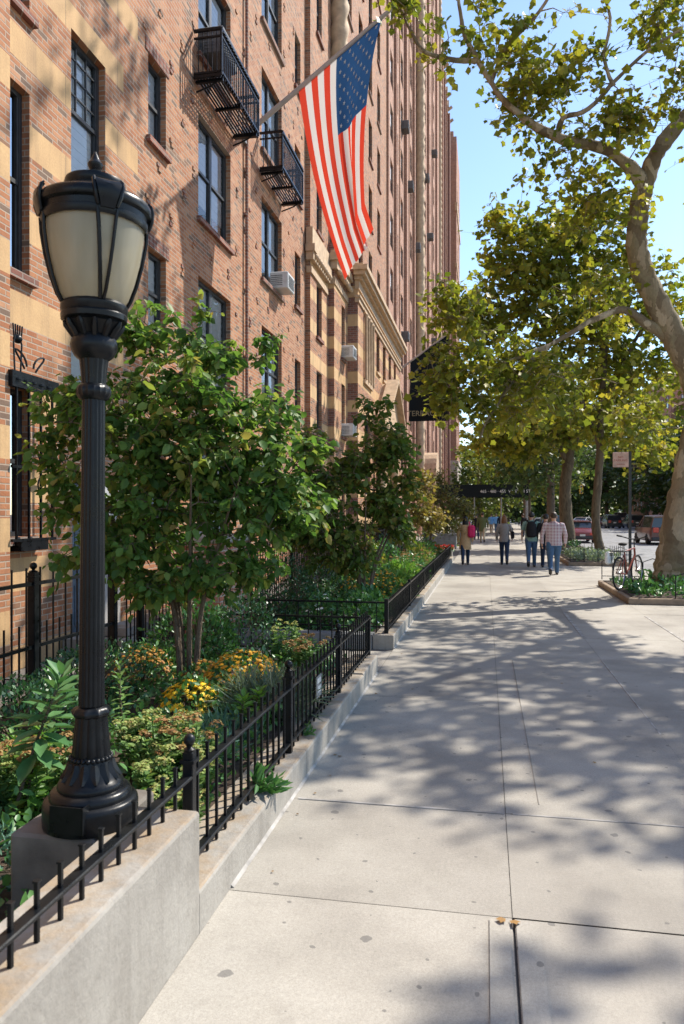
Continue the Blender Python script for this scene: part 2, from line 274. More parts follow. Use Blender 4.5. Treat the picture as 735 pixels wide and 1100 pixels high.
# ------------------------------------------------------------------ mesh helpers
class MB:
    def __init__(s): s.v = []; s.f = []; s.m = []; s.sm = []
    def add(s, vs, fs, mi=0, smooth=False):
        b = len(s.v); s.v += [tuple(p) for p in vs]
        for f in fs: s.f.append(tuple(b + i for i in f)); s.m.append(mi); s.sm.append(smooth)
    def box(s, c, d, mi=0, rz=0, rot=None, bev=0):
        hx, hy, hz = d[0] / 2, d[1] / 2, d[2] / 2
        if bev:
            b = min(bev, hx * .9, hy * .9, hz * .9); vs = []
            for sx in (-1, 1):
                for sy in (-1, 1):
                    for sz in (-1, 1):
                        vs += [(sx * hx, sy * (hy - b), sz * (hz - b)), (sx * (hx - b), sy * hy, sz * (hz - b)), (sx * (hx - b), sy * (hy - b), sz * hz)]
            I = lambda x, y, z, k: ((x > 0) * 4 + (y > 0) * 2 + (z > 0)) * 3 + k
            fs = []
            for sx in (-1, 1):
                fs.append([I(sx, a, b_, 0) for a, b_ in ((-1, -1), (1, -1), (1, 1), (-1, 1))])
                fs.append([I(a, sx, b_, 1) for a, b_ in ((-1, -1), (1, -1), (1, 1), (-1, 1))])
                fs.append([I(a, b_, sx, 2) for a, b_ in ((-1, -1), (1, -1), (1, 1), (-1, 1))])
            for a in (-1, 1):
                for b_ in (-1, 1):
                    fs.append([I(a, b_, -1, 0), I(a, b_, 1, 0), I(a, b_, 1, 1), I(a, b_, -1, 1)])
                    fs.append([I(a, -1, b_, 0), I(a, 1, b_, 0), I(a, 1, b_, 2), I(a, -1, b_, 2)])
                    fs.append([I(-1, a, b_, 1), I(1, a, b_, 1), I(1, a, b_, 2), I(-1, a, b_, 2)])
                    for c_ in (-1, 1): fs.append([I(a, b_, c_, 0), I(a, b_, c_, 1), I(a, b_, c_, 2)])
        else:
            vs = [(x, y, z) for x in (-hx, hx) for y in (-hy, hy) for z in (-hz, hz)]
            fs = [(0, 1, 3, 2), (4, 6, 7, 5), (0, 4, 5, 1), (2, 3, 7, 6), (0, 2, 6, 4), (1, 5, 7, 3)]
        mt = rot if rot is not None else Matrix.Rotation(rz, 3, 'Z')
        s.add([mt @ Vector(p) + Vector(c) for p in vs], fs, mi)
    def bar(s, a, b, w, h=None, mi=0):
        a, b = Vector(a), Vector(b); d = b - a; L = d.length
        q = d.to_track_quat('X', 'Z').to_matrix()
        s.box((a + b) / 2, (L, w, h or w), mi, rot=q)
    def tube(s, pts, rad, n=8, mi=0, cap=True, smooth=True, sq=None):
        pts = [Vector(p) for p in pts]; k = len(pts)
        if not hasattr(rad, '__len__'): rad = [rad] * k
        t = (pts[1] - pts[0]).normalized(); up = Vector((0, 0, 1)) if abs(t.z) < .9 else Vector((1, 0, 0))
        u = t.cross(up).normalized(); vs = []
        for i, p in enumerate(pts):
            t = (pts[min(i + 1, k - 1)] - pts[max(i - 1, 0)]).normalized()
            u = (u - t * u.dot(t)); u = u.normalized() if u.length > 1e-6 else t.orthogonal().normalized(); w = t.cross(u)
            for j in range(n):
                a = 2 * PI * j / n; vs.append(p + u * (rad[i] * math.cos(a)) + w * (rad[i] * math.sin(a)))
        fs = [(i * n + j, i * n + (j + 1) % n, (i + 1) * n + (j + 1) % n, (i + 1) * n + j) for i in range(k - 1) for j in range(n)]
        if cap: fs += [tuple(range(n - 1, -1, -1)), tuple((k - 1) * n + j for j in range(n))]
        s.add(vs, fs, mi, smooth)
    def lathe(s, prof, c=(0, 0, 0), n=24, mi=0, smooth=True, mod=None, a0=0, a1=2 * PI):
        full = abs(a1 - a0 - 2 * PI) < 1e-6; vs = []; cols = n if full else n + 1
        for (r, z) in prof:
            for j in range(cols):
                a = a0 + (a1 - a0) * j / n; q = r * (mod(a, z) if mod else 1)
                vs.append((c[0] + q * math.cos(a), c[1] + q * math.sin(a), c[2] + z))
        fs = []
        for i in range(len(prof) - 1):
            for j in range(n):
                k = (j + 1) % cols; fs.append((i * cols + j, i * cols + k, (i + 1) * cols + k, (i + 1) * cols + j))
        if full and prof[0][0] > 1e-5: fs.append(tuple(range(cols - 1, -1, -1)))
        if full and prof[-1][0] > 1e-5: fs.append(tuple((len(prof) - 1) * cols + j for j in range(cols)))
        s.add(vs, fs, mi, smooth)
    def loft(s, rings, mi=0, smooth=True, cap=True):
        n = len(rings[0]); vs = [p for r in rings for p in r]
        fs = [(i * n + j, i * n + (j + 1) % n, (i + 1) * n + (j + 1) % n, (i + 1) * n + j) for i in range(len(rings) - 1) for j in range(n)]
        if cap: fs += [tuple(range(n - 1, -1, -1)), tuple((len(rings) - 1) * n + j for j in range(n))]
        s.add(vs, fs, mi, smooth)
    def prism(s, poly, axis, a, b, mi=0):
        """poly: 2D points; axis 'x' -> (y,z) points, 'y' -> (x,z), 'z' -> (x,y)"""
        def P(p, t): return {'x': (t, p[0], p[1]), 'y': (p[0], t, p[1]), 'z': (p[0], p[1], t)}[axis]
        n = len(poly); s.add([P(p, a) for p in poly] + [P(p, b) for p in poly],
              [(i, (i + 1) % n, n + (i + 1) % n, n + i) for i in range(n)] + [tuple(range(n - 1, -1, -1)), tuple(range(n, 2 * n))], mi)
    def sphere(s, c, r, n=10, mi=0, sc=(1, 1, 1)):
        pr = [(math.sin(PI * i / n) * 1.0, -math.cos(PI * i / n)) for i in range(n + 1)]; vs = []; m = n + 2
        for a, z in pr:
            for j in range(m):
                t = 2 * PI * j / m; vs.append((c[0] + r * sc[0] * a * math.cos(t), c[1] + r * sc[1] * a * math.sin(t), c[2] + r * sc[2] * z))
        s.add(vs, [(i * m + j, i * m + (j + 1) % m, (i + 1) * m + (j + 1) % m, (i + 1) * m + j) for i in range(n) for j in range(m)], mi, True)
    def quad(s, a, b, c, d, mi=0): s.add([a, b, c, d], [(0, 1, 2, 3)], mi)
    def build(s, name, mats, parent=None, local=False):
        me = bpy.data.meshes.new(name); me.from_pydata(s.v, [], s.f)
        if not isinstance(mats, (list, tuple)): mats = [mats]
        for m in mats: me.materials.append(m)
        me.polygons.foreach_set('material_index', s.m); me.polygons.foreach_set('use_smooth', s.sm); me.update()
        if any(s.sm): me.set_sharp_from_angle(angle=R(38))
        return link(name, me, parent, local)
def link(name, me, parent=None, local=False):
    o = bpy.data.objects.new(name, me); COL.objects.link(o)
    if parent is not None:
        o.parent = parent
        if not local:
            r = parent
            off = Vector((0, 0, 0))
            while r is not None: off += r.location; r = r.parent
            o.location = -off
    return o
def tag(o, label=None, cat=None, group=None, kind=None):
    for k, v in (('label', label), ('category', cat), ('group', group), ('kind', kind)):
        if v: o[k] = v
    return o
def thing(name, label, cat, loc=(0, 0, 0), rz=0, group=None):
    o = bpy.data.objects.new(name, None); COL.objects.link(o); o.empty_display_size = .2
    o.location = loc; o.rotation_euler = (0, 0, rz); return tag(o, label, cat, group)
def copy_tree(o, loc, rz=None, label=None, group=None):
    def rec(a, par):
        c = a.copy(); COL.objects.link(c)
        if par is not None: c.parent = par
        for ch in [k for k in bpy.data.objects if k.parent is a]: rec(ch, c)
        return c
    c = rec(o, None); c.location = loc
    if rz is not None: c.rotation_euler = (0, 0, rz)
    if label: c['label'] = label
    if group: c['group'] = group
    return c
def evalmesh(o):
    dg = bpy.context.evaluated_depsgraph_get(); me = bpy.data.meshes.new_from_object(o.evaluated_get(dg)); return me

# ------------------------------------------------------------------ sky, sun, camera
SUN_AZ = (.69, .724); SUN_EL = R(47)
sd = Vector((SUN_AZ[0] * math.cos(SUN_EL), SUN_AZ[1] * math.cos(SUN_EL), math.sin(SUN_EL)))
w = bpy.data.worlds.new('World'); S.world = w; w.use_nodes = True
nt = w.node_tree; bg = nt.nodes['Background']; sk = nt.nodes.new('ShaderNodeTexSky'); sk.sky_type = 'NISHITA'
sk.sun_disc = False; sk.sun_elevation = SUN_EL; sk.sun_rotation = math.atan2(SUN_AZ[0], SUN_AZ[1])
sk.air_density = 1.0; sk.dust_density = .25; sk.ozone_density = 2.1
nt.links.new(sk.outputs[0], bg.inputs[0]); bg.inputs[1].default_value = .15
sl = bpy.data.lights.new('sun', 'SUN'); sl.energy = 4.4; sl.angle = R(.55); sl.color = (1, .935, .83)
so = bpy.data.objects.new('sun', sl); COL.objects.link(so); so.rotation_euler = (-sd).to_track_quat('-Z', 'Y').to_euler(); so.location = (20, 20, 40)
cam = bpy.data.cameras.new('camera'); co = bpy.data.objects.new('camera', cam); COL.objects.link(co); S.camera = co
cam.sensor_fit = 'HORIZONTAL'; cam.sensor_width = 36; cam.lens = 36 * F / 735; cam.shift_y = 2 / 735; cam.clip_end = 3000; cam.clip_start = .05
co.location = (0, 0, CAMH); co.rotation_euler = (PI / 2, 0, TH)
cam.dof.use_dof = True; cam.dof.focus_distance = 6.5; cam.dof.aperture_fstop = 6.3
S.view_settings.view_transform = 'Standard'; S.view_settings.look = 'None'; S.view_settings.gamma = 1; S.view_settings.exposure = .82
S.cycles.use_denoising = True; S.cycles.max_bounces = 8; S.cycles.transparent_max_bounces = 12
S.cycles.diffuse_bounces = 3; S.cycles.glossy_bounces = 3; S.cycles.transmission_bounces = 4; S.cycles.sample_clamp_indirect = 6

# ------------------------------------------------------------------ the ground, the road, the sidewalk
b = MB(); b.quad((-900, -60, -.16), (900, -60, -.16), (900, 1500, -.16), (-900, 1500, -.16)); tag(b.build('ground', M['soil']), kind='structure')
b = MB(); b.quad((4.9, -30, -.14), (21.6, -30, -.14), (21.6, 600, -.14), (4.9, 600, -.14)); tag(b.build('road', M['asphalt']), kind='structure')
b = MB()
for y in np.arange(20, 300, 9.0): b.quad((13.15, y, -.135), (13.3, y, -.135), (13.3, y + 4.5, -.135), (13.15, y + 4.5, -.135))
for x in np.arange(5.4, 21, 1.1): b.quad((x, 118, -.135), (x + .55, 118, -.135), (x + .55, 122, -.135), (x, 122, -.135))
tag(b.build('road_markings', M['road_paint']), kind='structure')
b = MB(); b.box((4.80, 150, -.07), (.2, 360, .148), 0, bev=.02); b.box((21.7, 150, -.07), (.2, 360, .148), 0, bev=.02); tag(b.build('kerb', M['grey_curb']), kind='structure')
b = MB(); b.box((24.3, 150, -.08), (5, 360, .14)); tag(b.build('far_sidewalk', M['cwall']), kind='structure')
XJ = [-5.0, -2.4, -1.14, .11, 1.32, 2.62, 3.9, 4.70]
YJ = [-4, -1.5, .7, 2.0, 3.22, 4.33, 6.9, 9.15, 10.65, 13.35, 15.0, 16.6, 18.6, 20.5, 22.4, 24.3, 26.2, 28.1, 30, 32, 34, 36, 38, 41, 44, 47, 50, 54, 58, 62, 68, 74, 80, 90, 100, 116, 140, 180, 260, 340]
b = MB(); tones = []
for i in range(len(XJ) - 1):
    for j in range(len(YJ) - 1):
        if XJ[i] < -1.2 and (YJ[j] < 6.8 or 9.1 < YJ[j] < 38) and not (6.8 < YJ[j] < 9.1): continue
        g = .0016 if YJ[j] < 40 else .0012
        if j == 3 and 3 <= i <= 3: g = .009
        x0, x1, y0, y1 = XJ[i] + g, XJ[i + 1] - g, YJ[j] + g, YJ[j + 1] - g
        dz = random.uniform(-.002, .002)
        b.quad((x0, y0, dz), (x1, y0, dz), (x1, y1, dz), (x0, y1, dz))
        t = random.uniform(.85, 1.04)
        if YJ[j + 1] <= 3.23: t = 1.12
        elif YJ[j + 1] <= 4.4: t = .98
        elif i >= 4 and YJ[j] > 9: t = 1.08
        tones.append(t)
sw = b.build('sidewalk', M['walk']); tag(sw, kind='structure')
at = sw.data.color_attributes.new('tone', 'FLOAT_COLOR', 'CORNER')
at.data.foreach_set('color', [c for t in tones for _ in range(4) for c in (t, t * .995, t * .985, 1)])
b = MB(); b.quad((-5, -4, -.012), (4.72, -4, -.012), (4.72, 340, -.012), (-5, 340, -.012)); tag(b.build('sidewalk_base', M['gap']), kind='structure')
# trowelled margins round the expansion joint, cement fillet along the wall, pale joint filler
b = MB()
for x0, x1 in ((.11 - .095, .11 - .013), (.11 + .013, .11 + .105)): b.quad((x0, 1.0, .0045), (x1, 1.0, .0045), (x1, 3.19, .0045), (x0, 3.19, .0045))
mg = b.build('sidewalk_joint_margin', M['walk']); tag(mg, kind='structure')
at = mg.data.color_attributes.new('tone', 'FLOAT_COLOR', 'CORNER'); at.data.foreach_set('color', [1.2, 1.2, 1.19, 1] * 8)
b = MB()
b.prism([(-1.142, .001), (-1.124, .001), (-1.142, .014)], 'y', 3.24, 7.9)
b.prism([(-1.142, .001), (-1.122, .001), (-1.142, .014)], 'y', 9.36, 27)
b.box((-.5, 4.33, .0005), (1.2, .02, .006)); b.box((2.1, 4.33, .0005), (3.9, .016, .006)); b.box((1.325, 12.1, .001), (.05, 2.6, .006)); b.box((2.60, 11.8, .001), (.035, 2.6, .006)); b.box((1.32, 7.6, .0005), (.012, 3.0, .005))
tag(b.build('cement_joint', M['cement']), kind='structure')
b = MB(); b.box((.305, 6.7, .0), (.005, 4.4, .0092)); tag(b.build('sidewalk_crack', plain('crack_dirt', (.22, .20, .175), .95)), kind='structure')
b = MB(); b.box((-2.5, 3.4, .05), (2.6, 9.0, .2)); b.box((-2.35, 18.2, .03), (2.2, 17.6, .2)); tag(b.build('garden_soil', M['soil']), kind='structure')

# ------------------------------------------------------------------ brick facade builder
def facade(mb, X, y0, y1, z0, z1, openings=(), bands=None, mats=(0, 1), depth=.22, tall=None):
    """wall facing +x with real openings; bands(y, z) picks the stone (1) or brick (0)"""
    ys = {y0, y1}; zs = {z0, z1}
    for a, c, e, f in openings: ys |= {a, c}; zs |= {e, f}
    if bands: ys |= set(y for y in bands[1] if y0 < y < y1); zs |= set(z for z in bands[2] if z0 < z < z1)
    ys = sorted(ys); zs = sorted(zs)
    for i in range(len(ys) - 1):
        run = None
        for j in range(len(zs) - 1):
            yc, zc = (ys[i] + ys[i + 1]) / 2, (zs[j] + zs[j + 1]) / 2
            if any(a < yc < c and e < zc < f for a, c, e, f in openings): k = None
            else: k = mats[bands[0](yc, zc)] if bands else mats[0]
            if run and run[2] == k: run[1] = zs[j + 1]
            else:
                if run and run[2] is not None: mb.quad((X, ys[i], run[0]), (X, ys[i + 1], run[0]), (X, ys[i + 1], run[1]), (X, ys[i], run[1]), run[2])
                run = [zs[j], zs[j + 1], k]
        if run and run[2] is not None: mb.quad((X, ys[i], run[0]), (X, ys[i + 1], run[0]), (X, ys[i + 1], run[1]), (X, ys[i], run[1]), run[2])
    for a, c, e, f in openings:
        d = X - depth
        mb.quad((X, a, e), (d, a, e), (d, a, f), (X, a, f), 0); mb.quad((X, c, e), (X, c, f), (d, c, f), (d, c, e), 0)
        mb.quad((X, a, f), (d, a, f), (d, c, f), (X, c, f), 0); mb.quad((X, a, e), (X, c, e), (d, c, e), (d, a, e), 0)
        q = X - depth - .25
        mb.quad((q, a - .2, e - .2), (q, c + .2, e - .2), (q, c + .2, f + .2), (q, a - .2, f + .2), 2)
def side(mb, Y, x0, x1, z0, z1, bands=None, mats=(0, 1)):
    """wall facing the camera (-y)"""
    zs = sorted({z0, z1} | set(z for z in (bands[2] if bands else ()) if z0 < z < z1))
    for j in range(len(zs) - 1):
        k = mats[bands[0](0, (zs[j] + zs[j + 1]) / 2)] if bands else mats[0]
        mb.quad((x0, Y, zs[j]), (x1, Y, zs[j]), (x1, Y, zs[j + 1]), (x0, Y, zs[j + 1]), k)
def banding(z0, period, h, ztop, zbot=-.2):
    cuts = []; k = 0
    z = z0
    while z < ztop: cuts += [z, z + h]; z += period
    z = z0 - period
    while z > zbot: cuts += [z, z + h]; z -= period
    return (lambda y, zz: 1 if ((zz - z0) % period) < h and zz < ztop else 0, (), [c for c in cuts if c <= ztop] + [ztop])

def window(par, X, ya, yb, za, zb, mull=0, grid=None, blind=.5, rec=.14, dark=False):
    """double hung window: frame with sashes (part), pane and blind (sub-parts)"""
    f = MB(); x = X - rec; t = .055
    f.box((x, ya + t / 2, (za + zb) / 2), (.09, t, zb - za)); f.box((x, yb - t / 2, (za + zb) / 2), (.09, t, zb - za))
    f.box((x, (ya + yb) / 2, zb - t / 2), (.086, yb - ya - 2 * t, t)); f.box((x, (ya + yb) / 2, za + t / 2), (.086, yb - ya - 2 * t, t))
    secs = [(ya + t, yb - t)]
    if mull:
        ym = (ya + yb) / 2; f.box((x + .002, ym, (za + zb) / 2), (.084, .07, zb - za - 2 * t)); secs = [(ya + t, ym - .035), (ym + .035, yb - t)]
    zm = (za + zb) / 2 + .02
    for a, c in secs:
        f.box((x + .012, (a + c) / 2, zm), (.05, c - a, .05))
        for e, g, o in ((za + t, zm - .025, 0), (zm + .025, zb - t, .02)):
            f.box((x + o, a + .016, (e + g) / 2), (.04, .032, g - e)); f.box((x + o, c - .016, (e + g) / 2), (.04, .032, g - e))
        if grid:
            for k in range(1, grid[0]): f.box((x + .02, a + (c - a) * k / grid[0], (zm + zb) / 2), (.025, .018, zb - zm - t - .02))
            for k in range(1, grid[1]): f.box((x + .021, (a + c) / 2, zm + (zb - zm) * k / grid[1]), (.023, c - a - .06, .018))
    f.box((X + .01, (ya + yb) / 2, za - .045), (.12, yb - ya + .14, .09), 1)
    fo = f.build('window', [M['steel_frame'], M['brick_dark'] if not dark else M['trim']], par)
    p = MB(); p.quad((x + .004, ya + t, za + t), (x + .004, yb - t, za + t), (x + .004, yb - t, zb - t), (x + .004, ya + t, zb - t)); p.build('pane', M['glass'], fo)
    if blind > 0:
        q = MB(); h = (zb - za) * blind; k = max(2, int(h / .06))
        for i in range(k):
            zc = zb - t - h * (i + .5) / k; q.box((x - .035, (ya + yb) / 2, zc), (.012 + .01 * (i % 2), yb - ya - 2 * t - .02, h / k))
        q.build('blind', M['blind'], fo)
    return fo

# ---- near building: banded corner part, plain brick part, stepped piers and the stone-trimmed entrance pavilion
XW = -5.0
A = thing('apartment_building', 'salmon brick apartment block with tan stone bands and black windows behind the near garden', 'building', (XW, 12, 0))
wb = MB()
pitch = 2.915
bn_pier = banding(.34, .965, .35, 60); bn_wall = banding(.86, .965, .36, 60)
OP1 = [(7.0, 7.52, 4.32, 6.38), (7.0, 7.52, 1.45, 3.07), (7.0, 7.52, 7.24, 9.3), (8.37, 9.21, 5.82, 7.67), (8.37, 9.21, 2.92, 4.75), (8.37, 9.21, 8.74, 10.6), (8.40, 9.62, .02, 2.12)]
facade(wb, -4.88, -4, 7.0, -.2, 14, (), bn_pier); side(wb, 7.0, -5.4, -4.88, -.2, 14)
def bnd(y, z):
    if y > 9.72 and ((z - .86) % 1.93) > .97: return 0
    return bn_wall[0](y, z)
facade(wb, XW, 6.9, 10.16, -.2, 20, OP1, (bnd, (9.72,), bn_wall[2]))
OP2 = [(10.5, 11.14, h - 1.27, h) for h in (2.86, 5.74, 8.66, 11.57, 14.49)] + [(12.5, 14.2, h - 1.88, h) for h in (3.02, 5.93, 8.84, 11.75, 14.67, 17.6)] + \
      [(16.3, 18.0, h - 1.88, h) for h in (3.05, 6.0, 8.95, 11.9, 14.85, 17.8, 20.7)] + [(19.3, 19.92, h - 1.45, h) for h in (3.0, 5.85, 8.72, 11.6, 14.6, 17.5, 20.4)]
facade(wb, XW, 10.16, 20.5, -.2, 26, OP2)
bn2 = banding(.3, .94, .38, 9.3)
OP3 = [(21.3, 22.0, h - 1.7, h) for h in (3.0, 5.9, 8.6, 11.7, 14.6, 17.5, 20.4)]
facade(wb, -4.86, 20.5, 22.9, -.2, 28, OP3, bn2); side(wb, 20.5, -5.2, -4.86, -.2, 28)
OP4 = [(24.1, 24.7, h - 1.75, h) for h in (3.2, 6.0, 8.6)]
facade(wb, -4.66, 22.9, 25.2, -.2, 10.2, OP4, bn2); side(wb, 22.9, -4.86, -4.66, -.2, 10.2, bn2, (3, 1))
facade(wb, -4.95, 22.9, 25.2, 10.2, 32)
bn3 = banding(.3, .98, .40, 9.6)
OP5 = [(26.6 + .55 * k, 26.95 + .55 * k, 6.6, 8.9) for k in range(3)] + [(26.6, 28.0, 2.4, 5.2)] + [(29.6 + 1.9 * k, 30.5 + 1.9 * k, 7.4, 9.2) for k in range(4)] + [(35.6, 36.8, 2.4, 5.6), (30.2, 32.6, .1, 4.6)]
facade(wb, -4.3, 25.2, 38.0, -.2, 10.1, OP5, bn3); side(wb, 25.2, -4.66, -4.3, -.2, 10.1, bn3, (3, 1))
wb.quad((-4.3, 25.2, 10.1), (-4.3, 38, 10.1), (-5, 38, 10.1), (-5, 25.2, 10.1), 1)
OP6 = [(26.9 + 2.6 * k, 27.9 + 2.6 * k, h - 1.8, h) for k in range(4) for h in (13.2, 16.1, 19, 21.9, 24.8, 27.7)]
facade(wb, XW, 25.2, 38.0, 10.1, 34, OP6); side(wb, 38.0, -5.6, -4.3, -.2, 10.1)
# bricks that stand proud in a loose diamond pattern
for r in range(22):
    for c in range(12):
        y = 10.4 + c * .92 + (r % 2) * .46 + random.uniform(-.05, .05); z = 1.4 + r * .62 + random.uniform(-.03, .03)
        if y > 20.2 or any(a - .15 < y < c2 + .15 and e - .15 < z < f + .15 for a, c2, e, f in OP2): continue
        for dy, dz in ((0, 0), (.05, .067), (.01, .134)):
            if random.random() < .7: wb.box((XW + .004, y + dy, z + dz), (.022 + random.uniform(0, .016), .1, .056), 0 if random.random() < .6 else 3)
# vertical brick-on-end course over small windows
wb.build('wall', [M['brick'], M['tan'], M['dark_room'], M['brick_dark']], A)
def wins(ops, **k):
    for a, c, e, f in ops: window(A, k.get('X', XW), a, c, e, f, k.get('mull', 0), k.get('grid'), random.choice(k.get('blinds', (.5, .55, .95, .3))), dark=k.get('dark', False))
wins(OP1[0:3], blinds=(.0,)); wins(OP1[3:6], grid=(3, 4), blinds=(.97,))
wins(OP2[:5], blinds=(.95, .9)); wins(OP2[5:18], mull=1, blinds=(.97, .9, .95, .75)); wins(OP2[18:], blinds=(0, .5))
wins(OP3, X=-4.86, blinds=(0, .4)); wins(OP4, X=-4.66, blinds=(0,)); wins(OP5[:-1], X=-4.3, blinds=(0, .4), dark=True); wins(OP6, blinds=(0, .4, .9))
# sills, lintels and carved stone
for a, c, e, f in OP2[:5]:
    t = MB()
    for k in range(7): t.box((XW + .006, a - .1 + (c - a + .2) * (k + .5) / 7, f + .11), (.02, (c - a + .2) / 7 - .012, .2), 0)
    t.build('lintel', M['brick_dark'], A)
c = MB()
def cornice(mb, X, y0, y1, z, prof):
    """moulded course with its return on the near end; prof: (out, dz, height)"""
    for out, dz, h in prof: mb.box((X + out / 2 - .05, (y0 + y1) / 2 - out / 2, z + dz + h / 2), (out + .1, y1 - y0 + out, h))
cornice(c, -4.3, 25.2, 38, 8.95, [(.05, 0, .16), (.10, .16, .07), (.05, .45, .30), (.16, .75, .12), (.30, .87, .14), (.38, 1.01, .16), (.22, 1.17, .10)])
cornice(c, -4.66, 22.9, 25.15, 8.9, [(.04, 0, .2), (.12, .45, .25), (.20, .7, .22), (.10, .92, .12)])
cornice(c, -4.86, 20.5, 22.7, 8.5, [(.05, 0, .18), (.12, .35, .22), (.17, .57, .2), (.09, .77, .5)])
for k in range(9): c.sphere((-4.72, 20.62 + k * .24, 8.98), .08, 6)
for k in range(9): c.sphere((-4.5, 23.0 + k * .24, 9.28), .09, 6)
c.box((-4.27, 27.3, 6.45), (.1, 1.9, .14)); c.box((-4.27, 27.3, 9.0 - .02), (.07, 1.9, .1))
for k in range(4): c.lathe([(.075, 6.52), (.06, 6.6), (.055, 8.7), (.09, 8.85)], (-4.22, 26.5 + .57 * k, 0), 8)
c.build('stone_cornice', M['trim'], A)
p = MB()   # gabled stone hood over the side entrance
p.prism([(28.6, 5.15), (34.2, 5.15), (34.2, 5.5), (31.4, 7.2), (28.6, 5.5)], 'x', -4.32, -3.86)
p.bar((-3.84, 28.45, 5.47), (-3.84, 31.4, 7.32), .5, .12); p.bar((-3.84, 31.4, 7.32), (-3.84, 34.35, 5.47), .5, .12)
for y in (29.2, 33.5): p.lathe([(.3, 0), (.3, .4), (.22, .5), (.2, 4.6), (.3, 4.9), (.34, 5.15)], (-4.05, y, 0), 14)
p.build('entrance_hood', M['trim'], A)
# twisted stone column on the stepped pier
def rope(mb, x, y, r, z0, z1, pitch_, n=20):
    rings = []; k = int((z1 - z0) / (pitch_ / 10))
    for i in range(k + 1):
        z = z0 + (z1 - z0) * i / k; a0 = 2 * PI * z / pitch_
        rings.append([(x + r * (1 + .16 * math.cos(3 * (2 * PI * j / n) - 3 * a0 / 1.0)) * math.cos(2 * PI * j / n), y + r * (1 + .16 * math.cos(3 * (2 * PI * j / n) - 3 * a0)) * math.sin(2 * PI * j / n), z) for j in range(n)])
    mb.loft(rings, 0, True)
rp = MB(); rope(rp, -4.72, 24.0, .30, 10.15, 31, 2.1); rp.box((-4.75, 24.0, 10.1), (.9, .9, .25)); rp.build('twisted_column', M['trim'], A)
d = MB()
d.box((-5.1, 8.77, 1.05), (.06, .68, 2.06)); d.box((-5.07, 8.77, 1.5), (.03, .42, .8), 0); d.box((-5.07, 8.77, .55), (.03, .42, .5), 0)
do = d.build('door', M['grey_paint'], A); h = MB(); h.sphere((-5.03, 9.03, 1.0), .03); h.build('handle', M['chrome'], do)
d = MB(); d.box((-5.05, 9.37, 1.05), (.12, .48, 2.06)); d.build('door_side_panel', M['white_paint'], A)
d = MB(); d.box((-4.6, 9.0, .1), (.76, 1.7, .2)); d.box((-4.45, 9.05, .26), (.34, 1.3, .1), 0); d.build('door_step', M['cwall'], A)
d = MB(); d.tube([(XW + .06, 15.05, 0), (XW + .06, 15.05, 26)], .035, 8); [d.box((XW + .03, 15.05, z), (.07, .13, .05)) for z in (2, 5, 8, 11, 14, 17)]; d.build('drain_pipe', M['brick_dark'], A)

def fire_balcony(y0, y1, z, dep, h):
    m = MB(); x0, x1 = XW + .02, XW + dep
    for yy in np.linspace(y0, y1, 3): m.bar((x0, yy, z), (x1, yy, z), .05, .05)
    for k in range(9): x = x0 + .03 + (x1 - x0 - .06) * k / 8; m.bar((x, y0, z + .03), (x, y1, z + .03), .035, .012)
    bo = m.build('fire_balcony', M['iron'], A)
    r = MB()
    for zz, tk in ((z + .06, .035), (z + h * .84, .03), (z + h, .045)):
        r.bar((x1, y0, zz), (x1, y1, zz), tk); r.bar((x0, y0, zz), (x1, y0, zz), tk); r.bar((x0, y1, zz), (x1, y1, zz), tk)
    n = int((y1 - y0) / .10)
    for k in range(n + 1): yy = y0 + (y1 - y0) * k / n; r.bar((x1, yy, z), (x1, yy, z + h), .035 if k in (0, n) else .019)
    for k in range(1, 6):
        x = x0 + (x1 - x0) * k / 6
        for yy in (y0, y1): r.bar((x, yy, z), (x, yy, z + h), .014)
    for k in range(n): yy = y0 + (y1 - y0) * (k + .5) / n; r.lathe([(.045, -.006), (.045, .006)], (x1, yy, z + h * .92), 8)
    r.build('railing', M['iron'], bo)
    for yy in (y0 + .1, y1 - .1):
        k = MB(); k.tube([(x1 - .06, yy, z - .02), (x1 - .2, yy, z - .10), (x0 + .2, yy, z - .14), (x0, yy, z - .2)], .016, 6); k.bar((x0, yy, z - .03), (x1, yy, z - .03), .05, .05); k.build('bracket', M['iron'], bo)
fire_balcony(12.25, 14.38, 9.28, .52, .80); fire_balcony(16.1, 18.0, 9.40, .54, .84)
# wrought-iron grille over the small ground-floor window
g = MB(); x = -4.86
for yy in (7.08, 7.3, 7.52, 7.74): g.bar((x, yy, 1.4), (x, yy, 3.1), .022)
for zz in (1.42, 2.2): g.bar((x, 7.0, zz), (x, 7.8, zz), .03)
g.box((x, 7.4, 3.12), (.06, .86, .17)); g.box((x - .06, 7.4, 1.36), (.14, .5, .12))
for k in range(6): g.lathe([(.028, -.01), (.028, .01)], (x + .035, 7.06 + .14 * k, 3.12), 8)
for s in (-1, 1):
    pts = [(x, 7.32 + s * (.06 + .2 * (1 - math.cos(a)) / 2 + .0), 3.22 + .22 * math.sin(a * .5 + .3)) for a in np.linspace(0, PI * 1.7, 12)]
    g.tube(pts, .012, 5)
    g.tube([(x, 7.1 + .05 * s, 3.2), (x, 7.1 + .07 * s, 3.5), (x, 7.1 + .03 * s, 3.6)], .01, 5)
for k in range(5): g.bar((x, 7.04 + .03 * k, 3.55), (x, 7.02 + .04 * k, 3.7), .012)
g.sphere((x, 7.1, 3.55), .05, 6)
for zz in (2.02, 2.38):
    g.tube([(x + .01, 7.52 + .07 * math.cos(a), zz + .09 * math.sin(a)) for a in np.linspace(0, 2 * PI, 13)], .01, 5)
g.build('window_grille', M['iron'], A)

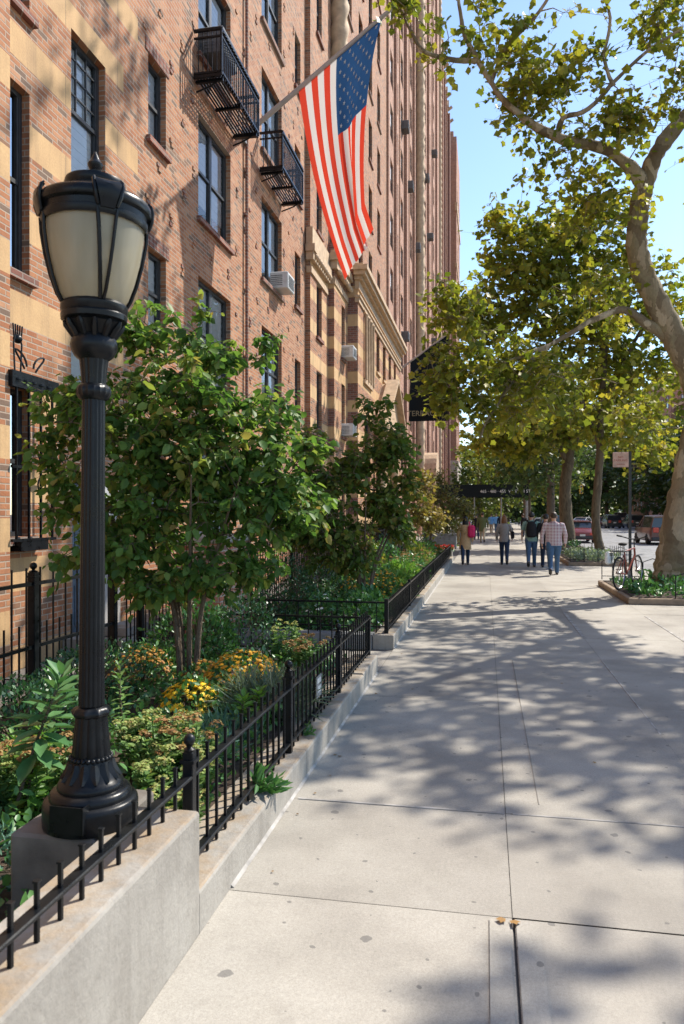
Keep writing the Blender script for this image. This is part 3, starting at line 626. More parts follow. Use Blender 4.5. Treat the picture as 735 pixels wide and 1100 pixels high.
# ---- air conditioners (each lifts out of its window)
def ac_unit(x, y, z, label, mat='ac', s=1.0):
    o = thing('air_conditioner', label, 'air conditioner', (x, y, z), 0, 'window air conditioners')
    m = MB(); m.box((0, 0, .2 * s), (.45 * s, .62 * s, .4 * s), 0, bev=.02); m.build('case', M[mat], o, True)
    v = MB()
    for k in range(8): v.box((.228 * s, 0, (.06 + .037 * k) * s), (.012, .5 * s, .014))
    for k in range(6): v.box((-.05 * s, -.314 * s, (.08 + .045 * k) * s), (.28 * s, .01, .014))
    v.build('louvre_grille', M['ac_dark'], o, True)
    return o
ac_unit(-4.86, 17.55, 7.1, 'white air conditioner low in the window under the second fire balcony')
ac_unit(-4.86, 13.0, 9.92, 'dark air conditioner in the window behind the first fire balcony', 'ac_dark', 1.2)
ac_unit(-4.5, 24.5, 6.86, 'white air conditioner on the striped stepped pier, upper one of its pair')
ac_unit(-4.5, 24.5, 4.28, 'white air conditioner on the striped stepped pier, lower one of its pair')
ac_unit(-4.8, 27.4, 14.3, 'white air conditioner above the entrance cornice beside the flag')

# ---- farther buildings along the same front
def far_window_mesh(w_, h_):
    f = MB(); t = .07
    f.box((0, 0, 0), (.05, w_, h_), 1)
    for s in (-1, 1): f.box((.03, s * (w_ / 2 - t / 2), 0), (.06, t, h_), 0)
    for zz in (-h_ / 2 + t / 2, 0, h_ / 2 - t / 2): f.box((.032, 0, zz), (.055, w_ - 2 * t, t), 0)
    f.box((.02, 0, h_ * .25 - .02), (.05 - .03, w_ - 2 * t, h_ * .42), 2)
    return f
def tower(name, label, X, y0, y1, ztop, cols, floors, z0f, hw=1.0, hh=1.75, wall='brick_far', ropes=(), ribs=(), recess=(), face_side=None, maxz=None, base=None):
    T = thing(name, label, 'building', (X, (y0 + y1) / 2, 0))
    ops = [(yc - hw / 2, yc + hw / 2, z0f + pitch * k, z0f + pitch * k + hh) for yc in cols for k in range(floors) if not maxz or z0f + pitch * k < maxz(yc)]
    m = MB(); facade(m, X, y0, y1, -.2, ztop, ops, depth=.18)
    side(m, y0, X - 12, X, -.2, ztop); m.quad((X, y1, -.2), (X - 12, y1, -.2), (X - 12, y1, ztop), (X, y1, ztop)); m.quad((X, y0, ztop), (X, y1, ztop), (X - 12, y1, ztop), (X - 12, y0, ztop))
    m.build('wall', [M[wall], M['tan'], M['dark_room'], M['brick_dark']], T)
    wm = far_window_mesh(hw, hh); first = None
    for a, c_, e, f_ in ops:
        if first is None:
            first = wm.build('window', [M['steel_frame'], M['fglass'], M['blind']], T, True); o = first
        else:
            o = bpy.data.objects.new('window', first.data); COL.objects.link(o); o.parent = T
        o.location = (-.15, (a + c_) / 2 - (y0 + y1) / 2, (e + f_) / 2)
    if ropes:
        r = MB()
        for y, rad, out in ropes: rope(r, X + out, y, rad, 5, ztop - 2, 2.4, 16)
        r.build('twisted_column', M['trim'], T)
    if ribs:
        r = MB()
        for y, w_, out, mi in ribs: r.box((X + out / 2 - .01, y, ztop / 2), (out, w_, ztop - .4), mi)
        r.build('pilaster', [M[wall], M['brick_dark'], M['tan'], M['brick']], T)
    return T
vis = lambda yc: 1.7 + 560 / 802 * yc + 1
RB = .07
T1 = tower('apartment_building', 'pink brick tower with narrow window strips rising directly behind the entrance pavilion', XW, 38, 56, 64,
      [40.2, 42.6, 45.2, 48.0, 50.8, 53.2], 20, 4.4, 1.25, 1.8, maxz=vis, ropes=((54.9, .34, .25),),
      ribs=((38.3, .5, .12, 0), (41.4, .4, .16, 0), (43.9, .3, .06, 3), (46.6, .5, .20, 0), (49.4, .3, .06, 3), (52, .4, .18, 0), (55.6, .5, .3, 0)))
T2 = tower('apartment_building', 'pink brick tower with a dark recessed strip and twisted stone columns, second behind the pavilion', -5.3, 56, 88, 66,
      [61.5, 66.5, 72, 77.5, 83.5], 21, 4.4, 1.7, 1.9, maxz=vis, ropes=((58.7, .36, .2), (86.9, .3, .0)),
      ribs=((57.3, 2.0, .12, 1), (60, .6, .25, 0), (64, .6, .12, 0), (69, .7, .22, 0), (75, .6, .12, 0), (80.5, .7, .22, 0)))
T3 = tower('apartment_building', 'pink brick block with small stone ornaments along its roof edge', -5.25, 88, 106, 57,
      [91.5, 96, 100.5], 17, 4.4, 1.4, 1.8, ribs=((88.6, 1.0, .35, 0), (93.8, .7, .3, 1), (98.2, .7, .3, 0), (104.5, 1.6, .4, 1)))
o = MB()
for k in range(6): o.box((-5.15, 89 + 3.3 * k, 57.3), (.5, .4, .9)); o.bar((-5.2, 89 + 3.3 * k, 56.4), (-4.5, 89 + 3.3 * k, 56.9), .3, .3)
o.box((-5.35, 97, 57.1), (.5, 17.8, .3)); o.build('roof_ornament', M['trim'], T3)
T4 = tower('brick_tower', 'dark brick end tower with a stepped top and pale stone foot', -4.2, 110, 124, 51, [113.5, 117.5, 121], 14, 10.5, 1.3, 1.8, wall='brick_far')
o = MB(); o.box((-8.2, 117, 54), (8, 13, 6.0)); o.box((-9, 117, 59), (7, 10, 4)); [o.box((-4.9, 111 + 2 * k, 57.4), (.5, .8, .9)) for k in range(7)]; o.box((-4.25, 117, 46.5), (.35, 14.3, 1.2), 1); o.box((-4.25, 117, 38), (.3, 14.3, .6), 1)
[o.box((-5.0 - .9 * k, 109.93, 40), (.5, .12, 12), 0) for k in range(4)]
o.build('stepped_top', [M['brick_far'], M['trim']], T4)
o = MB(); o.box((-9.9, 117, 4.5), (11.7, 14.6, 9)); o.box((-9.9, 117, 9.2), (12.0, 14.9, .5)); o.build('stone_foot', M['pale_stone'], T4)
hd = MB(); hd.prism([(57 + 1.9 + 1.9 * math.cos(a), 4.6 + 1.9 * math.sin(a)) for a in np.linspace(0, PI, 13)], 'x', -5, -3.7); hd.box((-4.35, 57.3, 2.3), (1.2, .5, 4.5)); hd.box((-4.35, 60.5, 2.3), (1.2, .5, 4.5))
hd.build('entrance_hood', M['trim'], T2)
sl_ = [(-4.84, 45.2, 24.9), (-4.84, 48, 22.5), (-4.84, 45.2, 12.2), (-4.84, 53.2, 20.4), (-4.84, 61.5, 29), (-4.84, 66.5, 26), (-4.84, 72, 36), (-4.84, 77.5, 24), (-4.84, 72, 18)]
names = ['dark air conditioner high on the first pink tower, near the flag', 'dark air conditioner on the first pink tower, second window strip from the flag', 'dark air conditioner low on the first pink tower above the cornice end',
         'dark air conditioner beside the twisted column of the first tower', 'dark air conditioner on the second tower just beyond its dark strip, upper', 'dark air conditioner halfway up the second pink tower', 'dark air conditioner high on the second tower near the sky',
         'dark air conditioner on the far half of the second tower', 'dark air conditioner low on the second tower above the leaves']
for (x, y, z), n_ in zip(sl_, names): ac_unit(x, y, z, n_, 'ac_dark', 1.25)

# ------------------------------------------------------------------ garden walls
def rounded_wall(mb, x0, x1, y0, y1, z1, r=.015, z0=-.05):
    mb.prism([(x0, z0), (x1, z0), (x1, z1 - r), (x1 - r * .3, z1 - r * .3), (x1 - r, z1), (x0 + r, z1), (x0, z1 - r)], 'y', y0, y1)
gw = thing('garden_wall', 'low weathered concrete garden wall with a taller end under the lamp post', 'garden wall', (-1.27, 3.4, 0))
m = MB(); rounded_wall(m, -1.42, -1.14, -1.0, 2.86, .495); rounded_wall(m, -1.42, -1.139, 2.862, 4.7, .172); rounded_wall(m, -1.42, -1.139, 4.704, 7.0, .172); rounded_wall(m, -1.42, -1.141, 7.004, 7.95, .185)
m.build('wall', M['cwall'], gw)
m = MB(); m.box((-1.60, 2.80, .23), (.35, .52, .52), 0, bev=.012); m.build('lamp_plinth', plain('dirty_shaded_plinth_concrete', (.15, .132, .112), .9, var=.35, scale=6, bstr=.4), gw)  # concrete colour carries the shade on the plinth as well as its staining
gw2 = thing('garden_wall', 'low kerb wall with a shade-toned end around the second garden bed past the path', 'garden wall', (-1.3, 9.4, 0))
m = MB(); rounded_wall(m, -1.40, -1.14, 9.34, 27, .17); m.build('wall', M['cwall'], gw2)
m = MB(); m.box((-2.36, 9.46, .06), (1.9, .24, .22), 0); m.build('end_wall', M['grey_curb'], gw2)  # shade on this end face is put into its blue grey colour

# ------------------------------------------------------------------ the lamp post
LP = onground(97.5, 881, .493)
L = thing('lamp_post', 'black cast iron lamp post with a frosted amber globe on the garden wall plinth', 'lamp post', LP)
L.rotation_euler = (R(-.1), R(.38), 0)
K = LP.dot(Vector((-sT, cT, 0))) / F          # metres per photo pixel at the lamp
zz = lambda y: (881 - y) * K
m = MB()
m.lathe([(.179, 0), (.181, .010), (.181, zz(861)), (.178, zz(857)), (.171, zz(855)), (.156, zz(854)), (.157, zz(851)), (.151, zz(847)), (.142, zz(845)), (.126, zz(844)), (.127, zz(841)), (.121, zz(837)), (.110, zz(835)),
         (.100, zz(830)), (.088, zz(824)), (.080, zz(818)), (.076, zz(814)), (.072, zz(810))], n=48)
for k in range(26):   # beads and a ring of leaves
    a = 2 * PI * k / 26; m.sphere((.076 * math.cos(a), .076 * math.sin(a), zz(812.5)), .010, 6)
for k in range(14):
    a = 2 * PI * k / 14; pts = []
    for q in range(6):
        s_ = q / 5; r_ = .080 + .030 * s_ ** 1.5; z_ = zz(816 + 18 * s_); wd = (.006 + .013 * math.sin(PI * min(1, s_ * .9 + .1))) / r_
        pts.append([(r_ * math.cos(a - wd), r_ * math.sin(a - wd), z_), ((r_ + .009) * math.cos(a), (r_ + .009) * math.sin(a), z_ + .002), (r_ * math.cos(a + wd), r_ * math.sin(a + wd), z_), ((r_ - .006) * math.cos(a), (r_ - .006) * math.sin(a), z_ - .002)])
    m.loft(pts)
m.box((.0, -.1805, .07), (.13, .004, .1)); m.box((.07, -.16, .07), (.004, .05, .1))
m.build('base', M['iron'], L, True)
flute = lambda n_, d: (lambda a, z: 1 - d * (1 - abs(math.cos(n_ * a / 2))) )
m = MB()
m.lathe([(.072, zz(811)), (.073, zz(806)), (.068, zz(792)), (.062, zz(774)), (.060, zz(767))], n=72, mod=flute(12, .09))
m.lathe([(.058, zz(769)), (.070, zz(767)), (.073, zz(764)), (.066, zz(760)), (.053, zz(758))], n=36, mod=lambda a, z: 1 + .06 * math.cos(9 * a))
m.lathe([(.050, zz(757)), (.0485, zz(700)), (.046, zz(560)), (.0435, zz(428))], n=96, mod=flute(16, .075))
m.build('shaft', M['iron'], L, True)
m = MB()
m.lathe([(.047, zz(430)), (.056, zz(428)), (.064, zz(424)), (.065, zz(419)), (.058, zz(415)), (.048, zz(413))], n=36, mod=lambda a, z: 1 + .035 * math.cos(18 * a))
m.lathe([(.047, zz(414)), (.050, zz(400)), (.056, zz(386))], n=72, mod=flute(14, .09))
m.lathe([(.056, zz(387)), (.073, zz(383)), (.085, zz(377)), (.088, zz(371)), (.083, zz(365)), (.072, zz(361))], n=40, mod=lambda a, z: 1 + .02 * math.cos(20 * a))
m.lathe([(.07, zz(362)), (.080, zz(358)), (.094, zz(352)), (.106, zz(348)), (.100, zz(345))], n=48, mod=lambda a, z: 1 + .05 * math.cos(12 * a))
for k in range(12):
    a = 2 * PI * k / 12; m.tube([(.074 * math.cos(a), .074 * math.sin(a), zz(363)), (.088 * math.cos(a), .088 * math.sin(a), zz(357)), (.106 * math.cos(a), .106 * math.sin(a), zz(351)), (.112 * math.cos(a), .112 * math.sin(a), zz(347))], [.012, .014, .012, .006], 6)
m.build('capital', M['iron'], L, True)
m = MB(); m.lathe([(.10, zz(347)), (.125, zz(345)), (.127, zz(340)), (.122, zz(338)), (.127, zz(336)), (.128, zz(330)), (.12, zz(327)), (.06, zz(327))], n=40); m.build('globe_holder', M['iron'], L, True)
gp = [(.113, zz(328)), (.130, zz(320)), (.153, zz(302)), (.173, zz(280)), (.186, zz(258)), (.190, zz(242))]
m = MB(); m.lathe(gp, n=56); m.lathe([(r - .006, z) for r, z in gp][::-1], n=56); m.build('globe', M['globe'], L, True)
m = MB(); m.lathe([(.035, zz(327)), (.035, zz(308)), (.045, zz(298)), (.05, zz(280)), (.035, zz(264)), (0, zz(258))], n=16); m.build('bulb_socket', plain('bulb_grey', (.16, .15, .13), .5), L, True)
m = MB()
m.lathe([(.186, zz(246)), (.198, zz(247)), (.203, zz(244)), (.203, zz(239)), (.197, zz(238)), (.199, zz(232)), (.212, zz(230)), (.216, zz(227)), (.214, zz(222)), (.205, zz(219)), (.185, zz(217)), (.15, zz(213)), (.124, zz(208)), (.110, zz(205)), (.113, zz(203)), (.116, zz(200)), (.112, zz(196)), (.098, zz(194.5)), (.06, zz(191)), (.034, zz(188.5)), (.03, zz(187))], n=56)
m.build('lamp_cap', M['iron'], L, True)
m = MB(); m.lathe([(.033, zz(189)), (.034, zz(186)), (.020, zz(183)), (.028, zz(179)), (.029, zz(176)), (.020, zz(173)), (.017, zz(171)), (.010, zz(167)), (.003, zz(163))], n=16); m.build('finial', M['iron'], L, True)
a_front = math.atan2(-LP.y, -LP.x) + .22
for k in range(4):
    a0 = a_front + k * PI / 2; m = MB()
    for s in (-1, 1):
        m.tube([((r + .010) * math.cos(a0 + s * (.05 + .13 * i / 5)), (r + .010) * math.sin(a0 + s * (.05 + .13 * i / 5)), z) for i, (r, z) in enumerate(gp)], .0075, 6)
    pts = []
    for i, (r, z) in enumerate(((.203, zz(242)), (.213, zz(234)), (.221, zz(226)), (.220, zz(219)), (.208, zz(214)))):
        hw_ = .12 + .03 * i
        pts.append([(q * math.cos(a0 + s * hw_), q * math.sin(a0 + s * hw_), z - (.006 * (1 - s * s) if i == 4 else 0)) for q, ss in ((r - .010, (-1, -.5, 0, .5, 1)), (r + .006, (1, .5, 0, -.5, -1))) for s in ss])
    m.loft(pts, 0, True)
    for s in (-1, 1): m.tube([((.214 + d) * math.cos(a0 + s * w2), (.214 + d) * math.sin(a0 + s * w2), zz(y_)) for d, w2, y_ in ((-.006, .17, 240), (.004, .21, 231), (.006, .235, 222), (.000, .25, 215), (-.010, .24, 212))], [.006, .008, .008, .007, .004], 6)
    m.build('globe_rib', M['iron'], L, True)

# ------------------------------------------------------------------ iron fences
def ball_post(mb, x, y, z0, z1, w=.046, r=.026):
    mb.box((x, y, (z0 + z1) / 2), (w, w, z1 - z0), 0, bev=.004); mb.box((x, y, z1 - .04), (w + .018, w + .018, .014))
    mb.lathe([(w * .5, z1), (w * .55, z1 + .008), (.012, z1 + .018), (.014, z1 + .024)], (x, y, 0), 10); mb.sphere((x, y, z1 + .024 + r * .9), r, 8)
FX = -1.24
def picket_parts(par, spots, w_, cap=False):
    """spots: (x, y, z0, z1); the first hundred are parts, the rest one part"""
    cache = {}; rest = MB()
    for i, (x, y, z0, z1) in enumerate(spots):
        if i >= 100: rest.box((x, y, (z0 + z1) / 2), (w_, w_, z1 - z0)); continue
        key = round(z1 - z0, 3)
        if key not in cache:
            q = MB(); q.box((0, 0, key / 2), (w_, w_, key), 0, bev=.0015)
            if cap: q.box((0, 0, key - .002), (w_ + .004, w_ + .004, .006))
            o = q.build('picket', M['iron'], par, True); cache[key] = o.data
        else: o = bpy.data.objects.new('picket', cache[key]); COL.objects.link(o); o.parent = par
        o.location = Vector((x, y, z0)) - par.location; o.rotation_euler = (0, 0, random.uniform(-.05, .05))
    if rest.v: tag(rest.build('picket', M['iron'], par), kind='stuff')
fe = thing('garden_fence', 'knee-high black picket fence with ball-topped posts on the near garden wall', 'fence', (FX, 4, .17))
m = MB(); m.box((FX, 3.5, .583), (.045, 9.0, .016), 0, bev=.004); m.box((FX, 5.43, .232), (.04, 5.1, .014), 0, bev=.003); m.build('rail', M['iron'], fe)
picket_parts(fe, [(FX, y, .47 if y < 2.9 else .175, .668) for y in np.arange(-.6, 7.9, .119) if abs(y - 3.0) > .04], .0135, True)
for y in (3.0, 4.63, 6.27): m = MB(); ball_post(m, FX, y, .15, .69); m.build('post', M['iron'], fe)
m = MB(); m.box((FX, 7.93, .36), (.045, .045, .5), 0, bev=.004); m.build('post', M['iron'], fe)
ef = thing('garden_fence', 'black fence with thin pickets closing the near bed along the path', 'fence', (-2.2, 7.93, .1))
m = MB(); m.box((-2.25, 7.93, .583), (1.98, .03, .02)); m.box((-2.25, 7.93, .232), (1.98, .03, .016)); m.build('rail', M['iron'], ef)
picket_parts(ef, [(x, 7.93, .09, .65) for x in np.arange(-3.2, -1.3, .13)], .012)
f2 = thing('garden_fence', 'black picket fence running along the second garden bed beside the walkers', 'fence', (FX, 18, .17))
m = MB(); m.box((FX - .01, 18.2, .56), (.045, 17.4, .016)); m.box((FX - .01, 18.2, .232), (.04, 17.4, .014)); m.build('rail', M['iron'], f2)
picket_parts(f2, [(FX - .01, y, .15, .59) for y in np.arange(9.6, 26.9, .125)], .013)
for y in (9.5, 12.4, 15.3, 18.2, 21.1, 24, 26.9): m = MB(); m.box((FX - .01, y, .38), (.05, .05, .46)); m.build('post', M['iron'], f2)
f3 = thing('garden_fence', 'black fence rail across the front of the second bed by the white flowers', 'fence', (-2.2, 9.5, .17))
m = MB(); m.box((-2.25, 9.52, .56), (1.94, .03, .022)); m.box((-2.25, 9.52, .25), (1.94, .03, .016)); m.build('rail', M['iron'], f3)
picket_parts(f3, [(x, 9.52, .15, .57) for x in np.arange(-3.2, -1.3, .26)], .012)
BX = -3.82
bf = thing('tall_fence', 'tall black iron railing between the near bed and the brick house wall', 'fence', (BX, 5, .2))
m = MB(); m.box((BX, 4.0, 1.10), (.035, 6.4, .03)); m.box((BX, 4.0, .56), (.035, 6.4, .03)); m.build('rail', M['iron'], bf)
picket_parts(bf, [(BX, y, .08, 1.24 if i % 2 else .76) for i, y in enumerate(np.arange(1, 7.2, .1))], .014)
for y in (2.6, 4.2, 5.8, 7.2): m = MB(); ball_post(m, BX, y, .05, 1.2, .07, .032); m.build('post', M['iron'], bf)
bl = thing('tall_fence', 'lower black railing along the area steps between lamp post and brick pier', 'fence', (BX, 8, .1))
m = MB(); m.box((BX + .1, 8.15, .88), (.035, 1.8, .03)); m.box((BX + .1, 8.15, .30), (.035, 1.8, .03)); m.build('rail', M['iron'], bl)
picket_parts(bl, [(BX + .1, y, .05, .98) for y in np.arange(7.3, 9.05, .09)], .013)
m = MB(); ball_post(m, BX + .1, 7.62, 0, .98, .07, .032); m.build('post', M['iron'], bl)
b3 = thing('tall_fence', 'black railing behind the second garden bed along the brick house wall', 'fence', (-3.4, 18, .1))
m = MB(); m.box((-3.4, 19, 1.15), (.035, 17, .03)); m.box((-3.4, 19, .35), (.035, 17, .03)); m.build('rail', M['iron'], b3)
picket_parts(b3, [(-3.4, y, .05, 1.25) for y in np.arange(10.5, 27.4, .13)], .016)
for y in np.arange(10.5, 27.6, 2.4): m = MB(); ball_post(m, -3.4, y, 0, 1.25, .06, .03); m.build('post', M['iron'], b3)
bp = thing('brick_pier', 'square red brick pier among the shrubs at the head of the path', 'brick pier', (-3.6, 9.6, 0))
m = MB(); m.box((-3.62, 9.66, .62), (.6, 1.24, 1.4)); m.build('pier', M['brick_red'], bp); m = MB(); m.box((-3.62, 9.66, 1.37), (.72, 1.36, .1), 0, bev=.02); m.build('cap_stone', M['cwall'], bp)
sg = thing('small_sign', 'small grey plate wired to the garden fence with two pale marks', 'sign', (FX + .02, 5.42, .42))
m = MB(); m.box((0, 0, 0), (.006, .16, .16), 0); m.build('plate', M['galv'], sg, True)
m = MB(); m.box((.004, -.01, .045), (.004, .11, .035)); m.box((.004, .01, -.02), (.004, .1, .045)); m.build('pale_mark', M['white_paint'], sg, True)

# ------------------------------------------------------------------ flag on its pole
fp = thing('flag_pole', 'pale grey flag pole slanting out from the brick wall above the second balcony', 'flag pole', (-4.98, 15.03, 9.72))
pb = Vector((-4.98, 15.03, 9.66)); pt = aty(428, 3, 14.6)
m = MB(); m.tube([pb, pb.lerp(pt, .5), pt], [.055, .05, .038], 14); m.build('pole', M['wood'], fp)
m = MB(); m.box((-4.96, 15.03, 9.62), (.06, .2, .3)); m.tube([pb, pb.lerp(pt, .09)], .07, 12); m.build('wall_bracket', M['galv'], fp)
m = MB(); m.sphere(pt, .07, 10); m.build('finial', M['chrome'], fp)
FT0, FT1 = .365, .915
def P_flag(u, v):
    """u along the pole (0 lower .. 1 peak), v down the cloth; metres, with a deep fold near the peak side"""
    q = FT0 + (FT1 - FT0) * u
    top = pb.lerp(pt, q); L_ = 3.62
    # the cloth hangs: lower edge gathered in depth
    g = min(1, v * 1.15) ** .8
    wn = u * 1.25 if u < .62 else (.775 - (u - .62) * .75 if u < .78 else .655 + (u - .78) * 1.57)
    left = pb.lerp(pt, FT0) + Vector((.98 * v - .12 * math.sin(PI * v), -.1 * v, -L_ * 1.10 * v))
    wide = (pt - pb) * (FT1 - FT0)
    endw = Vector((.63, 0, .86))
    a = Vector((wide.x * u, 0, wide.z * u)); bb = Vector((endw.x * wn, 0, endw.z * (wn * .55 + u * .45)))
    off = a.lerp(bb, g)
    dep = .05 * math.sin(2 * PI * (u * 2.2 + .3 * v)) * v + (.22 * math.sin(PI * max(0, min(1, (u - .5) / .34))) * g) + .035 * math.sin(7 * v + 5 * u) * v
    return left + off + Vector((0, dep + wide.y * u, 0))
NU, NV = 13 * 6, 60
m = MB(); vs = [P_flag(i / NU, j / NV) for i in range(NU + 1) for j in range(NV + 1)]
b0 = 0; m.v = [tuple(p) for p in vs]
for i in range(NU):
    st = 12 - i // 6                      # stripe counted from the peak: 0 red ... 12 red
    for j in range(NV):
        can = st < 7 and j / NV < .40
        m.f.append((i * (NV + 1) + j, (i + 1) * (NV + 1) + j, (i + 1) * (NV + 1) + j + 1, i * (NV + 1) + j + 1)); m.m.append(2 if can else (0 if st % 2 == 0 else 1)); m.sm.append(True)
def star(u, v, ru, rv):
    for s in (-1, 1):
        pts = []
        for k in range(10):
            r = 1 if k % 2 == 0 else .40; a = PI * k / 5; pts.append((u + ru * r * math.cos(a), v + rv * r * math.sin(a)))
        c = P_flag(u, v); nrm = (P_flag(u + .01, v) - c).cross(P_flag(u, v + .01) - c).normalized() * .006 * s
        m.add([c + nrm] + [P_flag(max(0, min(1, a)), max(0, min(1, bq))) + nrm for a, bq in pts], [(0, 1 + k, 1 + (k + 1) % 10) for k in range(10)], 1)
for r in range(9):
    for k in range(6 if r % 2 == 0 else 5):
        v_ = .4 * (k * 2 + 1 + (r % 2)) / 12; u_ = 1 - (7 / 13) * (r + 1) / 10
        star(u_, v_, .020, .013)
fl = m.build('flag', [M['fl_red'], M['fl_white'], M['fl_blue']]); tag(fl, 'striped red and white flag with a starred blue corner hanging from the wall pole', 'flag')

# ------------------------------------------------------------------ black banner on its pole, entrance canopy
BY = 41.5
bp2 = thing('banner_pole', 'pale banner pole slanting from the first pink tower above the canopy', 'flag pole', (-4.9, BY, 9.9))
A0 = Vector((-4.95, BY, 9.6)); A1 = Vector((-1.95, BY, 11.7)); m = MB(); m.tube([A0, A1], [.06, .045], 10); m.build('pole', M['wood'], bp2); m = MB(); m.box((-4.95, BY, 9.55), (.12, .25, .35)); m.build('wall_bracket', M['galv'], bp2)
m = MB(); rings = []
for i in range(13):
    u = i / 12; top = A0.lerp(A1, .28 + .70 * u); x = top.x
    rings.append([(x, BY + .05 * math.sin(9 * u) - .015, top.z - .04), (x, BY + .05 * math.sin(9 * u) + .015, top.z - .04), (x - .10 * (1 - u), BY + .07 * math.sin(7 * u) + .015, 6.85 - .02 * u), (x - .10 * (1 - u), BY + .07 * math.sin(7 * u) - .015, 6.85 - .02 * u)])
m.loft(rings); bn = m.build('banner', M['banner']); tag(bn, 'long black banner with small dull gold lettering near its lower edge', 'banner')
def text(body, size, loc, rot, mat, name, parent=None, ext=.004, align='CENTER'):
    c = bpy.data.curves.new(name, 'FONT'); c.body = body; c.size = size; c.align_x = align; c.align_y = 'CENTER'; c.extrude = ext; c.materials.append(mat)
    o = bpy.data.objects.new(name, c); COL.objects.link(o); me = evalmesh(o); bpy.data.objects.remove(o)
    me.materials.clear(); me.materials.append(mat)
    me.transform(Matrix.Translation(loc) @ Euler(rot).to_matrix().to_4x4())
    return link(name, me, parent)
text('TERRACE', .42, Vector((-3.42, BY - .11, 7.25)), (PI / 2, 0, 0), M['gold'], 'lettering', bn)
CY = 60
cn = thing('entrance_canopy', 'long black entrance canopy with white lettering reaching across the sidewalk', 'canopy', (0, CY + 1, 0))
m = MB()
m.box((-.85, CY, 3.52), (8.26, .05, 1.0)); m.box((-.85, CY + 2.2, 3.52), (8.26, .05, 1.0)); m.box((3.26, CY + 1.1, 3.52), (.05, 2.15, 1.0))
m.prism([(CY - .03, 4.02), (CY + 2.23, 4.02), (CY + 1.1, 4.06)], 'x', -4.98, 3.29); m.build('awning', M['banner'], cn)
m = MB()
for x in (3.2, 1.2, -.9):
    for yy in (CY + .06, CY + 2.1): m.tube([(x, yy, 0), (x, yy, 3.5)], .045, 8)
m.build('pole', M['galv'], cn)
text('465 · 460 · 455  WEST 23 ST', .325, Vector((1.50, CY - .04, 3.46)), (PI / 2, 0, 0), M['awn_text'], 'lettering', cn)

# ------------------------------------------------------------------ leaves
def _t(v, f): return (np.array(v, float), f)
T_OVAL = _t([(0, 0, 0), (.27, .30, .06), (.23, .68, .03), (0, 1, -.10), (-.23, .68, .03), (-.27, .30, .06)], [(0, 1, 2, 3), (0, 3, 4, 5)])
T_LONG = _t([(0, 0, 0), (.13, .3, .04), (.15, .65, .02), (0, 1, -.12), (-.15, .65, .02), (-.13, .3, .04)], [(0, 1, 2, 3), (0, 3, 4, 5)])
T_SLIM = _t([(-.04, 0, 0), (.04, 0, 0), (.035, .6, .02), (0, 1, -.03), (-.035, .6, .02)], [(0, 1, 2, 3, 4)])
T_BOX = _t([(0, 0, 0), (.30, .5, .03), (0, 1, 0), (-.30, .5, .03)], [(0, 1, 2, 3)])
T_MAPLE = _t([(0, 0, 0), (.33, .0, .05), (.36, .22, .02), (.60, .42, -.05), (.36, .62, .02), (0, 1.0, -.12), (-.36, .62, .02), (-.60, .42, -.05), (-.36, .22, .02), (-.33, .0, .05)], [(0, 1, 2, 3, 4, 5), (0, 5, 6, 7, 8, 9)])
T_FLOWER = _t([(math.cos(2 * PI * k / 16) * (.5 if k % 2 == 0 else .30), math.sin(2 * PI * k / 16) * (.5 if k % 2 == 0 else .30), .06 if k % 2 == 0 else 0) for k in range(16)], [tuple(range(16))])
T_BUD = _t([(.5, 0, 0), (.15, .45, .1), (-.4, .3, 0), (-.4, -.3, .1), (.15, -.45, 0)], [(0, 1, 2, 3, 4)])
def nrm(a): return a / np.maximum(np.linalg.norm(a, axis=1, keepdims=True), 1e-9)
def leaves(name, mat, P, D, N, Sz, T, parent=None, W=1.0, local=False, lv=None):
    tv, tf = T; P = np.asarray(P, float); k = len(P); nv = len(tv)
    D = nrm(np.asarray(D, float)); N = np.asarray(N, float); N = N - D * np.sum(N * D, 1, keepdims=True); N = nrm(N); X = np.cross(D, N)
    Sz = np.broadcast_to(np.asarray(Sz, float), (k,))[:, None, None]
    V = P[:, None, :] + Sz * (tv[None, :, 0:1] * W * X[:, None, :] + tv[None, :, 1:2] * D[:, None, :] + tv[None, :, 2:3] * N[:, None, :])
    me = bpy.data.meshes.new(name); me.vertices.add(k * nv); me.vertices.foreach_set('co', V.reshape(-1))
    fl = np.concatenate([np.array(f) for f in tf]); tot = np.array([len(f) for f in tf]); st = np.concatenate([[0], np.cumsum(tot)[:-1]])
    li = (fl[None, :] + (np.arange(k) * nv)[:, None]).reshape(-1)
    me.loops.add(len(li)); me.loops.foreach_set('vertex_index', li.astype(np.int32))
    me.polygons.add(k * len(tf)); me.polygons.foreach_set('loop_start', (st[None, :] + (np.arange(k) * len(fl))[:, None]).reshape(-1).astype(np.int32))
    me.polygons.foreach_set('loop_total', np.tile(tot, k).astype(np.int32))
    me.update(calc_edges=True); me.validate()
    a = me.attributes.new('lv', 'FLOAT', 'POINT'); a.data.foreach_set('value', np.repeat(rng.random(k) if lv is None else lv, nv).astype(np.float32))
    me.materials.append(mat)
    return link(name, me, parent, local)
def rdir(k): return nrm(rng.normal(size=(k, 3)))

